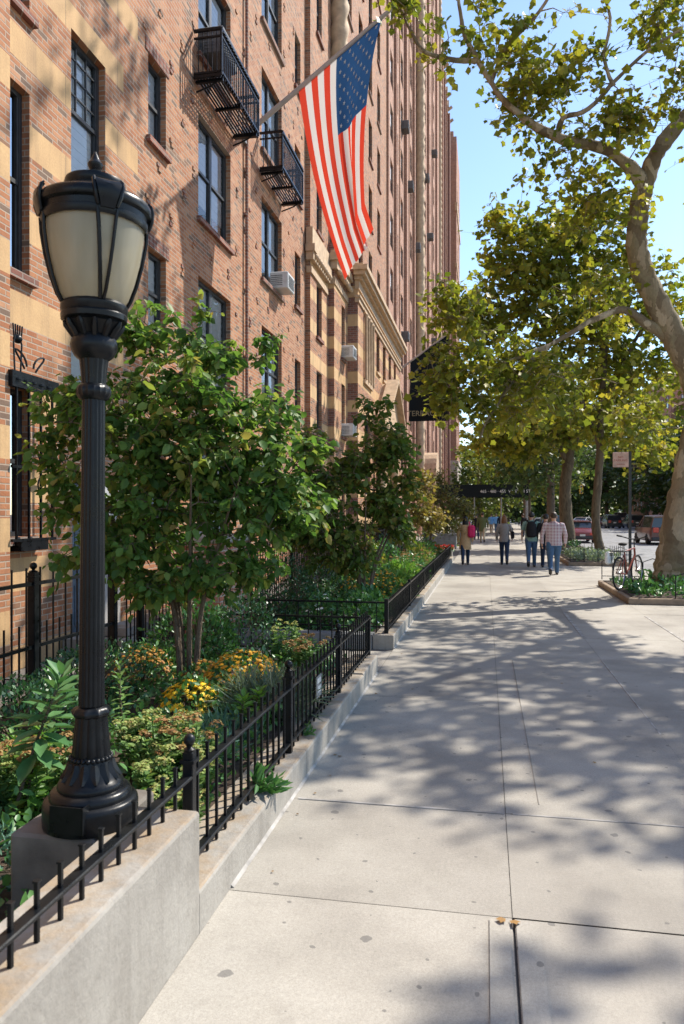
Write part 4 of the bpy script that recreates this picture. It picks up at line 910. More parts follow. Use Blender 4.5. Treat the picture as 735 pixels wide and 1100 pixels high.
def skeleton(mains, tips, r0=.03, rend=.006, seg=.35, wob=.06, pull=.55):
    """join every tip to the nearest branch with a bent twig; returns twig polylines (points, radii)"""
    nodes = []; rad = []
    for pts, rs in mains:
        for i in range(len(pts) - 1):
            n = max(2, int((Vector(pts[i + 1]) - Vector(pts[i])).length / .25))
            for k in range(n):
                nodes.append(np.array(Vector(pts[i]).lerp(Vector(pts[i + 1]), k / n))); rad.append(rs[i] + (rs[i + 1] - rs[i]) * k / n)
    nodes = np.array(nodes); rad = np.array(rad); out = []
    d0 = np.array([np.min(np.linalg.norm(nodes - t, axis=1)) for t in tips])
    for ti in np.argsort(d0):
        t = tips[ti]; dd = np.linalg.norm(nodes - t, axis=1) + .6 * np.maximum(0, nodes[:, 2] - t[2]) ; j = int(np.argmin(dd)); a = nodes[j]; L = np.linalg.norm(t - a)
        if L < .08: continue
        k = max(2, int(L / seg) + 1); r_a = min(rad[j] * .6, r0 * (0.4 + L * .45)); r_a = max(r_a, rend * 1.3)
        side_ = rng.normal(size=3) * wob * L; side_[2] += .10 * L
        P = [a + (t - a) * s + side_ * math.sin(PI * s) + rng.normal(size=3) * .025 * L * (0 < s < 1) for s in np.linspace(0, 1, k + 1)]
        Rr = [r_a + (rend - r_a) * s for s in np.linspace(0, 1, k + 1)]
        out.append((P, Rr)); nodes = np.vstack([nodes, P[1:]]); rad = np.concatenate([rad, Rr[1:]])
    return out
def inblobs(blobs, n):
    """blobs: (centre, (rx, ry, rz), weight)"""
    w_ = np.array([b[2] for b in blobs], float); ks = rng.choice(len(blobs), size=n, p=w_ / w_.sum()); out = []
    for k in ks:
        c, r, _ = blobs[k]; d = rng.normal(size=3); d /= np.linalg.norm(d); out.append(np.array(c) + np.array(r) * d * rng.random() ** .45)
    return np.array(out)
def tree(name, label, base, mains, blobs, ntips, per, lsize, lmat, bark, T, clump=.35, group=None, cat='tree', up=.35, droop=.3, W=1.0, r0=.03, twig_n=4, rend=.006, lvbias=None, twigs=True):
    t = thing(name, label, cat, base, 0, group); m = MB()
    for pts, rs in mains:
        # smooth the hand-placed limb with extra points
        q = []; rr = []
        for i in range(len(pts) - 1):
            p0, p1, p2, p3 = [Vector(pts[max(0, min(len(pts) - 1, k))]) for k in (i - 1, i, i + 1, i + 2)]
            for s in np.linspace(0, 1, 10 if rs[0] > .1 else 6)[:-1]:
                q.append(.5 * ((2 * p1) + (p2 - p0) * s + (2 * p0 - 5 * p1 + 4 * p2 - p3) * s * s + (3 * p1 - p0 - 3 * p2 + p3) * s ** 3)); rr.append((rs[i] + (rs[i + 1] - rs[i]) * s) * (1 + .05 * math.sin(len(q) * 1.7)))
        q.append(Vector(pts[-1])); rr.append(rs[-1]); m.tube(q, rr, 26 if rs[0] > .2 else (14 if rs[0] > .08 else 8))
    tips = inblobs(blobs, ntips); tw = skeleton(mains, tips, r0=r0, rend=rend)
    if mains[0][1][0] > .1:
        for i_, v_ in enumerate(m.v):
            p_ = Vector(v_); q_ = mnoise.noise_vector(p_ * 2.6) * .035 * min(1, mains[0][1][0] * 2) + mnoise.noise_vector(p_ * 8) * .010; m.v[i_] = tuple(p_ + q_)
    m.build('trunk', bark, t)
    b_ = MB()
    for P, Rr in tw: b_.tube(P, Rr, twig_n, cap=False)
    b_.build('branches', bark, t)
    ns = max(2, per // 4); nl = max(1, round(per / ns)); k0 = ntips * ns
    c0 = np.repeat(tips, ns, axis=0); cen = np.mean([bb[0] for bb in blobs], axis=0)
    d0 = nrm(rng.normal(size=(k0, 3)) * np.array([1, 1, .6]) + nrm(c0 - cen) * .35 + np.array([0, 0, .10])); L0 = clump * (1.1 + 1.3 * rng.random(k0))
    bend = rng.normal(size=(k0, 3)) * .22 * L0[:, None]; bend[:, 2] -= .18 * L0
    if twigs:
        mt = MB()
        for q in range(k0):
            p0, p1 = c0[q], c0[q] + d0[q] * L0[q]; mt.tube([p0, (p0 + p1) / 2 + bend[q] * .5, p1 + bend[q]], [rend * .8, rend * .6, rend * .35], 3, cap=False)
        mt.build('twigs', bark, t)
    n = k0 * nl; sq = np.tile((np.arange(nl) + .6) / nl, k0) * (.85 + .25 * rng.random(n)); sq = np.clip(sq, .12, 1.02); ii = np.repeat(np.arange(k0), nl)
    P = c0[ii] + d0[ii] * (L0[ii] * sq)[:, None] + bend[ii] * (sq * sq)[:, None]
    alt = np.cross(d0[ii], np.array([0, 0, 1.0])) * np.where(rng.random(n) < .5, 1, -1)[:, None]
    D = d0[ii] * .45 + alt * .8 + np.array([0, 0, -droop]) + rng.normal(size=(n, 3)) * .35; P = P + nrm(D) * lsize * .12
    N = rng.normal(size=(n, 3)) * .7 + np.array([0, 0, up * 2]) + np.array(sd) * .3
    lv = np.clip(np.repeat(rng.random(ntips) * .6, ns * nl) + rng.random(n) * .5 - .08, 0, 1)
    if lvbias is not None: lv = np.clip(lv + lvbias(P), 0, 1)
    leaves('crown', lmat, P, D, N, lsize * (.45 + .85 * rng.random(n)), T, t, W, lv=lv)
    return t
def px(x, y, Y): return tuple(aty(x, y, Y))
def blob(x, y, Y, rx, rz, ry, w_): return (px(x, y, Y), (rx, ry, rz), w_)

# ------------------------------------------------------------------ street plane trees
tbase = (4.0, 17.2, 0)
def limb(pts, Ys, rs): return ([px(p[0], p[1], Y) for p, Y in zip(pts, Ys)], rs)
mains = [
    ([(4.02, 17.2, -.05), (4.03, 17.2, .25), (4.05, 17.2, .8), (4.17, 17.2, 1.8), px(742, 500, 17.2), px(753, 440, 17.1), px(741, 395, 17.0), px(716, 345, 16.9), px(694, 300, 16.8), px(684, 262, 16.7), px(686, 228, 16.6), px(692, 200, 16.5)],
     [.60, .50, .41, .34, .315, .295, .275, .25, .235, .21, .195, .185]),
    limb([(692, 200), (703, 170), (722, 142), (760, 100), (810, 40), (830, -60)], (16.5, 16.4, 16.3, 16.2, 16.4, 16.8), [.175, .165, .155, .14, .12, .08]),
    limb([(692, 205), (683, 186), (650, 160), (603, 149), (568, 130), (541, 108), (520, 75), (500, 38), (493, 0), (500, -50)], (16.5, 16.3, 15.9, 15.5, 15.2, 15, 14.8, 14.6, 14.4, 14.2), [.15, .135, .11, .095, .08, .065, .052, .042, .032, .02]),
    limb([(600, 149), (604, 127), (626, 121), (658, 90), (694, 56), (732, 32)], (15.5, 15.3, 15.1, 15, 14.9, 14.8), [.065, .05, .045, .036, .03, .024]),
    limb([(512, 66), (490, 64), (458, 56), (441, 32), (428, 2)], (14.75, 14.6, 14.4, 14.2, 14.0), [.05, .045, .04, .03, .015]),
    limb([(527, 88), (545, 50), (580, 12), (600, -30)], (14.9, 14.6, 14.3, 14), [.05, .04, .03, .02]),
    limb([(660, 92), (650, 60), (655, 20), (640, -30)], (15, 14.8, 14.6, 14.4), [.04, .03, .025, .02]),
    limb([(728, 370), (694, 346), (668, 333), (633, 346), (590, 371), (546, 388), (505, 399)], (17, 16.8, 16.6, 16.3, 16, 15.7, 15.4), [.15, .105, .075, .055, .045, .035, .022]),
    limb([(590, 371), (560, 400), (530, 440), (515, 470)], (16, 15.8, 15.6, 15.4), [.05, .04, .03, .02]),
    ([px(742, 395, 17), (5.4, 15.5, 6.2), (6.8, 13.4, 8.2), (8.0, 11.2, 9.6)], [.2, .16, .12, .07]),
    ([(5.4, 15.5, 6.2), (4.9, 13.2, 8.6), (4.7, 11.4, 10.4)], [.12, .09, .05]),
    ([px(760, 100, 16.2), (5.6, 18.5, 14.5), (5.8, 20, 18.5)], [.14, .1, .05]),
    ([(5.6, 18.5, 14.5), (3.6, 17.5, 17.5), (2.4, 16.4, 19.5)], [.1, .07, .03]),
]
Yv = 14.8
blobs = [blob(470, 35, 14.2, .9, .9, .8, 2.2), blob(440, 10, 14.0, .4, .5, .6, 2), blob(520, 20, 14.4, .8, .9, .9, 2.4), blob(550, 60, 14.8, .7, .8, .9, 2.6), blob(585, 45, 14.6, .8, .9, .9, 3), blob(605, 95, 15.2, .85, .7, .9, 4.5), blob(560, 105, 15.2, .5, .5, .7, 3),
         blob(640, 55, 15, .7, .7, .8, 1.2), blob(640, 150, 15.6, 1.1, .6, .9, 5), blob(600, 180, 15.6, .8, .5, .9, 3), blob(640, 215, 16, 1.0, .6, .9, 5), blob(715, 20, 14.8, .5, .5, .8, 4), blob(725, 80, 15, .4, .5, .8, 2), blob(700, 130, 15.4, .5, .5, .8, 2), blob(660, 125, 15.4, .6, .5, .8, 3),
         blob(560, 135, 15.1, .3, .35, .5, .9),
         blob(490, 400, 15.2, .75, .7, .8, 9), blob(530, 380, 15.5, .9, .6, .9, 8), blob(580, 400, 15.8, .9, .6, .9, 8), blob(500, 330, 15.6, .6, .5, .8, 5), blob(482, 425, 15.3, .35, .3, .6, 2.4), blob(540, 440, 15.6, .8, .5, .8, 6), blob(620, 420, 16.2, 1.0, .5, .9, 5), blob(480, 315, 15.6, .3, .3, .6, 1.2),
         blob(640, 320, 16.8, 1.1, .8, 1, 6), blob(700, 440, 17.5, .9, .6, .9, 5),
         ((6.3, 13.8, 8.6), (2.4, 2.2, 1.3), 32), ((8.0, 12.2, 9.9), (2.0, 1.8, 1.1), 24), ((5.3, 12.4, 9.9), (1.4, 1.5, .9), 17), ((5.8, 16.8, 8.8), (1.8, 1.8, 1.2), 18), ((8.2, 15.5, 10.5), (1.8, 2.2, 1.3), 12), ((7.9, 9.5, 10.8), (1.3, 1.2, .7), 9),
         ((6.2, 19.5, 15.0), (2.3, 2.3, 1.8), 12), ((2.6, 16.8, 18.8), (1.5, 1.5, 1.2), 5), ((5.5, 20, 19), (2.0, 2.0, 1.4), 5), ((5.4, 17.0, 13.2), (1.6, 1.5, 1.2), 5)]
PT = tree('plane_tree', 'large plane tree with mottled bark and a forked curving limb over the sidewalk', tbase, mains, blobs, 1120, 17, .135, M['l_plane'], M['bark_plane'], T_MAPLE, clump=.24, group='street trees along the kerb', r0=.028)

m2 = [([(4.25, 29, 0), px(640, 560, 29), px(644, 500, 29), px(646, 440, 29), px(650, 380, 29), px(655, 320, 29)], [.19, .155, .14, .125, .10, .06]),
      ([px(645, 480, 29), px(620, 420, 28.6), px(590, 360, 28), px(560, 320, 27.6)], [.1, .08, .06, .04]), ([px(648, 430, 29), px(680, 370, 29), px(710, 320, 29)], [.1, .07, .04]), ([px(650, 380, 29), px(620, 320, 28.5), px(600, 270, 28)], [.08, .06, .03])]
b2 = [blob(560, 300, 27.5, 1.7, 1.5, 1.8, 16), blob(600, 270, 28, 1.8, 1.6, 1.8, 16), blob(545, 245, 27, 1.1, .8, 1.2, 6), blob(650, 280, 29, 2, 2, 2, 16), blob(690, 330, 29, 2, 2, 2, 14), blob(520, 345, 27, 1.1, .9, 1.2, 7), blob(600, 340, 28, 2, 1.3, 1.8, 14), blob(640, 390, 29, 2.2, 1.3, 1.8, 12), blob(700, 400, 29.5, 2, 1.4, 1.8, 10),
      blob(560, 400, 27.5, 1.6, 1.0, 1.5, 9), blob(660, 450, 29, 1.8, 1.0, 1.5, 8), blob(590, 440, 28, 1.4, .8, 1.3, 5), blob(670, 230, 29, 1.5, .8, 1.5, 4)]
tree('plane_tree', 'slender leaning plane tree in the second planted pit behind the parking sign', (4.25, 29, 0), m2, b2, 950, 14, .2, M['l_plane'], M['bark_street'], T_MAPLE, clump=.34, group='street trees along the kerb', r0=.03)
m3 = [([(4.0, 38, 0), px(607, 530, 38), px(612, 480, 38), px(606, 440, 38), px(600, 400, 38)], [.38, .28, .24, .2, .12]),
      ([px(610, 500, 38), px(590, 455, 37.5), px(560, 430, 37)], [.15, .1, .05]), ([px(611, 485, 38), px(640, 440, 38), px(660, 420, 38)], [.15, .1, .05])]
b3_ = [blob(560, 440, 37, 2.2, 1.5, 2, 12), blob(600, 420, 38, 2.4, 1.8, 2, 12), blob(650, 440, 38, 2.2, 1.7, 2, 12), blob(530, 470, 37, 1.5, 1.0, 1.5, 6), blob(610, 460, 38, 2, .9, 2, 8), blob(690, 480, 39, 2, 1, 2, 8), blob(570, 480, 37, 1.2, .7, 1.5, 4)]
tree('plane_tree', 'plane tree with a thick pale trunk behind the man in the plaid shirt', (4.0, 38, 0), m3, b3_, 560, 13, .25, M['l_plane'], M['bark_street'], T_MAPLE, clump=.42, group='street trees along the kerb', twig_n=3)

def far_tree(label, x, Y, h, r, mat, group, tips=260, per=12, ls=.42, zlow=.35, lean=0, name='street_tree'):
    base = (x, Y, 0); mn = [([(x, Y, 0), (x + lean, Y, h * .3), (x + lean * 1.5, Y, h * .62), (x + lean, Y, h * .85)], [h * .03, h * .022, h * .014, .05])]
    for k in range(5):
        a = rng.random() * 2 * PI; mn.append(([(x + lean, Y, h * (.33 + .06 * k)), (x + r * .6 * math.cos(a), Y + r * .6 * math.sin(a), h * (.55 + .06 * k))], [h * .01, .04]))
    bl_ = [((x + r * .5 * math.cos(a), Y + r * .5 * math.sin(a), h * (zlow + (.95 - zlow) * q)), (r * .6, r * .6, h * .16), 1) for a, q in zip(rng.random(9) * 2 * PI, np.linspace(.1, .85, 9))]
    return tree(name, label, base, mn, bl_, tips, per, ls, mat, M['bark_brown'], T_MAPLE if ls < .35 else T_OVAL, clump=r * .16, group=group, twig_n=3, r0=.05, W=1.3, twigs=False)
far_tree('thin dark-trunked street tree between the backpack man and the canopy', 4.3, 52, 11, 4.2, M['l_far'], 'street trees along the kerb', 320, 13, .36)
far_tree('golden-green street tree just beyond the black entrance canopy', 3.8, 70, 10, 4.6, M['l_farlight'], 'street trees along the kerb', 320, 13, .42, .45)
far_tree('dark green street tree farther beyond the canopy, near the traffic light', 4.5, 88, 12, 5, M['l_far'], 'street trees along the kerb')
far_tree('light green tree at the far end of the sidewalk below the brick end tower', -1.0, 108, 13, 5.5, M['l_farlight'], 'far trees', 320, 12, .5, .15)
far_tree('deep green tree filling the street end left of the traffic light', 3.5, 128, 15, 6.5, M['l_farlight'], 'far trees', 340, 12, .6, .12)
far_tree('wide dark green tree closing the view at the end of the street', 9, 165, 18, 9, M['l_far'], 'far trees', 340, 12, .8, .15)
for k, (x, Y, lab) in enumerate(((13.5, 175, 'dark tree at the street end above the white sedan'), (18.5, 160, 'dark tree at the street end above the beige van'), (14, 205, 'pale green tree farthest away at the street end'), (6.0, 150, 'dark tree at the street end behind the traffic mast'))):
    far_tree(lab, x, Y, 17, 8, M['l_far'] if k != 2 else M['l_farlight'], 'far trees', 340, 12, .8, .08)
for k, (x, Y, lab) in enumerate(((-6, 240, 'distant tree mass on the building side of the street end'), (8, 236, 'distant tree in the middle of the street end'), (24, 232, 'distant tree on the far right of the street end'), (40, 228, 'distant tree beyond the opposite houses'))):
    far_tree(lab, x, Y, 24, 12, M['l_farlight'], 'far trees', 340, 12, 1.3, .03)  # distance haze put into the colour: lighter leaves on these trees
opp = ['dark tree across the street right beside the big plane trunk', 'dark tree across the street behind the parking sign', 'dark tree across the street over the two dark cars', 'dark tree across the street over the beige van', 'dark tree across the street farthest along the row']
for k, (x, Y) in enumerate(((24.5, 66), (23.8, 84), (24.2, 98), (23.5, 118), (22, 145))):
    far_tree(opp[k], x, Y, 11.5 + k, 5.8, M['l_far'], 'trees across the street', 340, 13, .6, .22)

# ------------------------------------------------------------------ garden trees
def multi(base, spread, h, n, r):
    out = []
    for k in range(n):
        a = 2 * PI * k / n + .6 + rng.normal() * .2; s_ = spread * (.6 + .5 * rng.random())
        b_ = Vector(base) + Vector((.07 * math.cos(a), .07 * math.sin(a), 0))
        out.append(([tuple(b_), (base[0] + s_ * .25 * math.cos(a), base[1] + s_ * .25 * math.sin(a), base[2] + h * .4), (base[0] + s_ * .65 * math.cos(a), base[1] + s_ * .65 * math.sin(a), base[2] + h * .75), (base[0] + s_ * math.cos(a), base[1] + s_ * math.sin(a), base[2] + h)], [r, r * .8, r * .5, r * .25]))
    return out
g1 = (-2.55, 6.15, .1)
B1 = [blob(165, 360, 6.0, .38, .22, .45, 7), blob(80, 440, 5.8, .30, .25, .4, 6), blob(130, 450, 6, .55, .40, .6, 14), blob(200, 430, 6, .55, .45, .6, 15), blob(250, 450, 6.1, .50, .35, .5, 11), blob(285, 490, 6.2, .34, .30, .4, 7), blob(110, 530, 5.9, .45, .35, .5, 12), blob(180, 540, 6, .55, .38, .6, 13), blob(250, 540, 6.1, .45, .32, .5, 9), blob(150, 590, 5.9, .48, .22, .5, 8), blob(225, 590, 6, .30, .18, .4, 3),
      blob(278, 370, 6.3, .08, .18, .1, 1.4), blob(230, 385, 6.1, .2, .15, .2, 2.5), blob(45, 470, 5.8, .10, .08, .15, .9), blob(310, 440, 6.3, .16, .15, .2, 1.8), blob(60, 490, 5.8, .15, .2, .2, 1.5), blob(330, 480, 6.3, .16, .16, .2, 2), blob(300, 540, 6.3, .28, .30, .4, 6), blob(330, 545, 6.5, .18, .2, .3, 2.5), blob(270, 600, 6.2, .25, .18, .4, 3), blob(100, 590, 5.8, .3, .2, .4, 3), blob(210, 345, 6, .16, .14, .2, 1.5), blob(130, 355, 6, .22, .12, .2, 1.8), blob(180, 625, 5.9, .42, .14, .45, 6), blob(250, 615, 6.2, .28, .14, .4, 3), blob(165, 490, 5.85, .5, .35, .4, 12), blob(220, 500, 5.9, .4, .3, .4, 7)]
tree('garden_tree', 'many-stemmed leafy green garden tree directly behind the lamp post', g1, multi(g1, .8, 1.9, 7, .024), B1, 900, 14, .09, M['l_dog'], M['bark_grey'], T_OVAL, clump=.075, group='small garden trees', up=.5, droop=.55, r0=.016, rend=.003, W=1.15)
g2_ = (-1.85, 11.4, .1)
B2 = [blob(400, 440, 11.2, .3, .25, .3, 3), blob(420, 480, 11.3, .35, .4, .4, 8), blob(380, 500, 11.2, .45, .4, .5, 10), blob(350, 530, 11, .5, .4, .5, 10), blob(410, 540, 11.4, .35, .4, .4, 8), blob(370, 570, 11.2, .5, .3, .5, 8), blob(330, 560, 10.8, .4, .35, .5, 6), blob(425, 560, 11.5, .2, .25, .3, 3), blob(340, 480, 10.9, .3, .3, .4, 4), blob(330, 520, 10.8, .4, .4, .4, 6), blob(305, 560, 10.5, .4, .35, .4, 6), blob(350, 590, 10.9, .45, .25, .4, 4), blob(440, 520, 11.6, .2, .35, .3, 3), blob(435, 570, 11.8, .25, .25, .3, 3), blob(375, 600, 11.2, .5, .2, .5, 4)]
tree('garden_tree', 'second many-stemmed garden tree with reddish tinted leaves beyond the path', g2_, multi(g2_, .7, 1.8, 6, .026), B2, 640, 13, .105, M['l_dog2'], M['bark_grey'], T_OVAL, clump=.085, group='small garden trees', up=.4, droop=.5, r0=.018, rend=.004, W=1.15)
g3 = (-2.2, 20, .1)
B3 = [blob(455, 525, 20, .3, .5, .4, 5), blob(462, 555, 20, .35, .4, .4, 5), blob(448, 545, 19.5, .25, .5, .4, 4)]
tree('garden_tree', 'yellow-leaved small garden tree behind the second fence', g3, multi(g3, .5, 1.7, 4, .03), B3, 150, 12, .12, M['l_yel'], M['bark_grey'], T_OVAL, clump=.13, group='small garden trees', r0=.018)
g4 = (-1.9, 25, .1)
B4 = [blob(475, 535, 25, .5, .5, .5, 5), blob(490, 545, 25.5, .45, .35, .5, 5), blob(480, 560, 25, .6, .35, .5, 4), blob(500, 550, 26, .25, .25, .4, 2), blob(470, 515, 25, .3, .3, .4, 2)]
tree('garden_tree', 'feathery olive green small tree at the end of the second bed near the canopy', g4, multi(g4, .6, 1.8, 4, .03), B4, 240, 13, .11, M['l_yel2'], M['bark_grey'], T_OVAL, clump=.15, group='small garden trees', r0=.018)

# ------------------------------------------------------------------ garden plants
def lumpy(n, r, k=9, amp=.16):
    d = rdir(n); d[:, 2] = np.abs(d[:, 2]) * 1.0 - .12; d = nrm(d); L = rdir(k); f = np.ones(n)
    for l in L: f += amp * np.maximum(0, d @ l) ** 6
    return d, d * (f * (.80 + .24 * rng.random(n)))[:, None] * np.array(r)
def mound(name, label, cat, c, r, n, size, mat, T=T_OVAL, group=None, W=1.0, out=.8):
    t = thing(name, label, cat, (c[0], c[1], .13), 0, group)
    d, P = lumpy(n, r); P = P + np.array([c[0], c[1], .15])
    P[:, 2] = np.maximum(P[:, 2], .14)
    D = d * out + rng.normal(size=(n, 3)) * .55 + np.array([0, 0, .35]); N = d + rng.normal(size=(n, 3)) * .5 + np.array([0, 0, .4])
    leaves('foliage', mat, P, D, N, size * (.7 + .6 * rng.random(n)), T, t, W)
    m = MB()
    for k in range(9):
        q = P[rng.integers(n)]; m.tube([(c[0] + .03 * math.cos(k), c[1] + .03 * math.sin(k), .1), tuple((q + np.array([c[0], c[1], .2])) / 2), tuple(q * .97 + np.array([c[0], c[1], .2]) * .03)], [.012, .008, .003], 5)
    for k in range(int(n * .04)):
        q = P[rng.integers(n)]; p0 = q * .6 + np.array([c[0], c[1], .2]) * .4; m.tube([tuple(p0), tuple(q)], [.004, .002], 4, cap=False)
    m.build('stem', M['bark_brown'], t)
    return t, P, d
def flowers(t, c, r, n, size, mat, top=.25, name='blossoms', T=T_FLOWER, lift=1.06):
    d = rdir(n * 4); d = d[d[:, 2] > top][:n]; P = d * np.array(r) * (lift + .06 * rng.random((len(d), 1))) + np.array([c[0], c[1], .15])
    N = d + np.array([0, 0, .6]) + rng.normal(size=d.shape) * .25; D = np.cross(N, rdir(len(d)))
    k = 3; PP = np.concatenate([P + N / np.linalg.norm(N, axis=1, keepdims=True) * (.004 * i) for i in range(2)]); SS = np.concatenate([np.full(len(d), size), np.full(len(d), size * .62)])
    leaves(name, mat, PP, np.concatenate([D, np.cross(D, N)]), np.concatenate([N, N]), SS, T, t)
def mum(label, x, y, z, r, fm, group='chrysanthemum clumps', fs=.04, nf=110):
    c = onground(x, y, z); t, P, d = mound('chrysanthemum', label, 'flower', c, r, 420, .045, M['l_box2'], T_OVAL, group); flowers(t, c, r, nf, fs, M[fm])
    return t
def sedum(label, c, r, n, h, fm, group='stonecrop clumps'):
    t = thing('stonecrop', label, 'flower', (c[0], c[1], .13), 0, group); m = MB(); PL = []; DL = []; HP = []; HN = []
    for k in range(n):
        a = rng.random() * 2 * PI; q = math.sqrt(rng.random()); x0, y0 = c[0] + r * .5 * q * math.cos(a), c[1] + r * .5 * q * math.sin(a)
        x1, y1 = c[0] + r * q * math.cos(a) * 1.1, c[1] + r * q * math.sin(a) * 1.1; hh = h * (.75 + .3 * rng.random()) * (1 - .25 * q); top = np.array([x1, y1, .14 + hh])
        m.tube([(x0, y0, .12), ((x0 + x1) / 2, (y0 + y1) / 2, .12 + hh * .5), tuple(top)], [.006, .005, .004], 5)
        for s in np.linspace(.25, .96, 10):
            for e in range(3):
                b_ = rng.random() * 2 * PI; PL.append((x0 + (x1 - x0) * s, y0 + (y1 - y0) * s, .12 + hh * s)); DL.append((math.cos(b_), math.sin(b_), .45))
        hr = .018 + .026 * rng.random()
        for e in range(30):
            b_ = rng.random() * 2 * PI; q2 = math.sqrt(rng.random()) * hr; HP.append(top + np.array([q2 * math.cos(b_), q2 * math.sin(b_), .022 - 12 * q2 * q2 + .016 * rng.random()])); HN.append((math.cos(b_) * q2 * 12, math.sin(b_) * q2 * 12, 1))
    m.build('stem', M['l_sedum'], t); k = len(PL)
    leaves('foliage', M['l_sedum'], PL, DL, np.array([[0, 0, 1]] * k) + rng.normal(size=(k, 3)) * .3, .055 * (.7 + .6 * rng.random(k)), T_OVAL, t)
    HN = np.array(HN); leaves('flower_heads', M[fm], HP, np.cross(HN, rdir(len(HN))), HN + rng.normal(size=HN.shape) * .5, .018 * (.7 + .6 * rng.random(len(HP))), T_BUD, t)
    return t
def whorl(label, base, top, n, L, mat, cat='plant', name='leafy_plant', group=None, W=1.2, start=.45):
    t = thing(name, label, cat, base, 0, group); m = MB(); b_ = np.array(base); e = np.array(top); mid = (b_ + e) / 2 + np.array([-.02, .02, .02])
    m.tube([tuple(b_), tuple(mid), tuple(e)], [.010, .008, .005], 6); m.build('stem', M['bark_brown'], t)
    P = []; D = []; N = []; Sz = []
    for k in range(n):
        s = start + (1 - start) * k / n; a = k * 2.4 + rng.normal() * .2; p = b_ + (e - b_) * s; el = -.25 + 1.25 * ((s - start) / (1 - start)) ** 1.5 + rng.normal() * .12
        P.append(p); D.append((math.cos(a) * math.cos(el), math.sin(a) * math.cos(el), math.sin(el))); N.append((-math.cos(a) * math.sin(el), -math.sin(a) * math.sin(el), math.cos(el))); Sz.append(L * (1.1 - .45 * ((s - start) / (1 - start)) ** 2) * (.85 + .3 * rng.random()))
    leaves('foliage', mat, P, D, N, Sz, T_LONG, t, W); return t
def tuft(label, c, r, n, L, mat, name='ornamental_grass', cat='grass', T=T_SLIM, spread=.7, group=None, z=.13, W=.5, lean=(0, 0)):
    t = thing(name, label, cat, (c[0], c[1], z), 0, group); a = rng.random(n) * 2 * PI; q = np.sqrt(rng.random(n))
    P = np.stack([c[0] + r * .6 * q * np.cos(a), c[1] + r * .6 * q * np.sin(a), np.full(n, z)], 1)
    D = np.stack([np.cos(a) * spread * (q + .2) + lean[0], np.sin(a) * spread * (q + .2) + lean[1], np.ones(n)], 1) + rng.normal(size=(n, 3)) * .22
    k = 3; PP = []; DD = []; SS = []
    for i in range(k):  # each sprig carries leaves along it
        s = i / k; PP.append(P + nrm(D) * (L * s * .8)); DD.append(D + rng.normal(size=(n, 3)) * (.35 + .3 * i)); SS.append(L * (.42 + .25 * rng.random(n)))
    leaves('foliage', mat, np.concatenate(PP), np.concatenate(DD), rng.normal(size=(n * k, 3)) + np.array([0, 0, .5]), np.concatenate(SS), T, t, W)
    return t
G = lambda x, y, z=.15: onground(x, y, z)
# near bed
mound('boxwood_shrub', 'dark boxwood mound at the left edge of the near bed below the tall railing', 'shrub', (-2.95, 4.35), (.52, .5, .42), 2600, .038, M['l_box'], T_BOX, 'clipped boxwood shrubs')
mound('boxwood_shrub', 'dark boxwood mound right behind the lamp post against the railing', 'shrub', (-3.3, 5.7), (.42, .5, .42), 2000, .038, M['l_box'], T_BOX, 'clipped boxwood shrubs')
mound('broadleaf_shrub', 'mid green rounded shrub behind the stems of the many-stemmed tree', 'shrub', (-2.9, 7.25), (.42, .38, .55), 1200, .06, M['l_box2'], T_OVAL, 'clipped boxwood shrubs')
mound('boxwood_shrub', 'darkest tall boxwood in front of the brick pier', 'shrub', (-2.55, 7.5), (.40, .38, .60), 2200, .038, M['l_box'], T_BOX, 'clipped boxwood shrubs')
mound('low_shrub', 'low blue green shrub at the very left corner of the near bed', 'shrub', (-2.2, 2.75), (.26, .35, .22), 800, .045, M['l_lav'], T_LONG, 'low green clumps in the near bed')
whorl('tall plant with whorls of long glossy leaves left of the lamp post', G(10, 890, .15), aty(68, 722, 3.45), 46, .17, M['l_rhodo'])
for i, (x, y, lab) in enumerate(((28, 885, 'bright green leafy clump left of the lamp base, nearest the plinth'), (8, 850, 'bright green leafy clump at the photo edge beside the lamp base'), (40, 840, 'bright green leafy clump behind the lamp base'))):
    c = G(x, y); whorl(lab, c, (c[0] + .03, c[1] + .02, .15 + .30), 44, .11, M['l_fresh'], 'plant', 'leafy_clump', 'bright leafy clumps', 1.3, .1)
sedum('tan-headed stonecrop clump left of the lamp base', (-2.3, 3.55), .26, 30, .38, 'f_sedum_r')
sedum('tan-headed stonecrop clump at the photo edge below the dark boxwood', (-2.55, 3.3), .25, 24, .34, 'f_sedum')
sedum('yellow green stonecrop clump right of the lamp base by the fence', (-1.62, 3.75), .20, 36, .30, 'f_sedum')
sedum('yellow green stonecrop clump right of the lamp shaft in the middle of the bed', (-1.92, 4.2), .24, 36, .38, 'f_sedum')
sedum('stonecrop clump with rusty heads in front of the blue green herb', (-1.72, 4.05), .22, 26, .40, 'f_sedum_r')
sedum('low stonecrop clump squeezed behind the first ball-topped post', (-1.5, 3.4), .15, 22, .22, 'f_sedum')
sedum('stonecrop with rusty upright heads near the far end of the near fence', (-1.62, 6.9), .24, 26, .42, 'f_sedum_r')
sedum('pale green stonecrop beside the darkest boxwood', (-2.0, 7.4), .16, 12, .52, 'f_sedum')
whorl('tall thin pale green flower spike among the stonecrops', G(133, 800), aty(128, 712, 4.4), 40, .085, M['l_sedum'], 'plant', 'flower_spike', None, 1.2, .15)
mum('rust brown chrysanthemum clump just right of the lamp shaft', 152, 738, .15, (.28, .3, .34), 'f_mumR', fs=.044, nf=230)
mum('bright yellow chrysanthemum clump, lowest and nearest of the flowers', 203, 770, .15, (.22, .22, .25), 'f_mumY', fs=.055, nf=150)
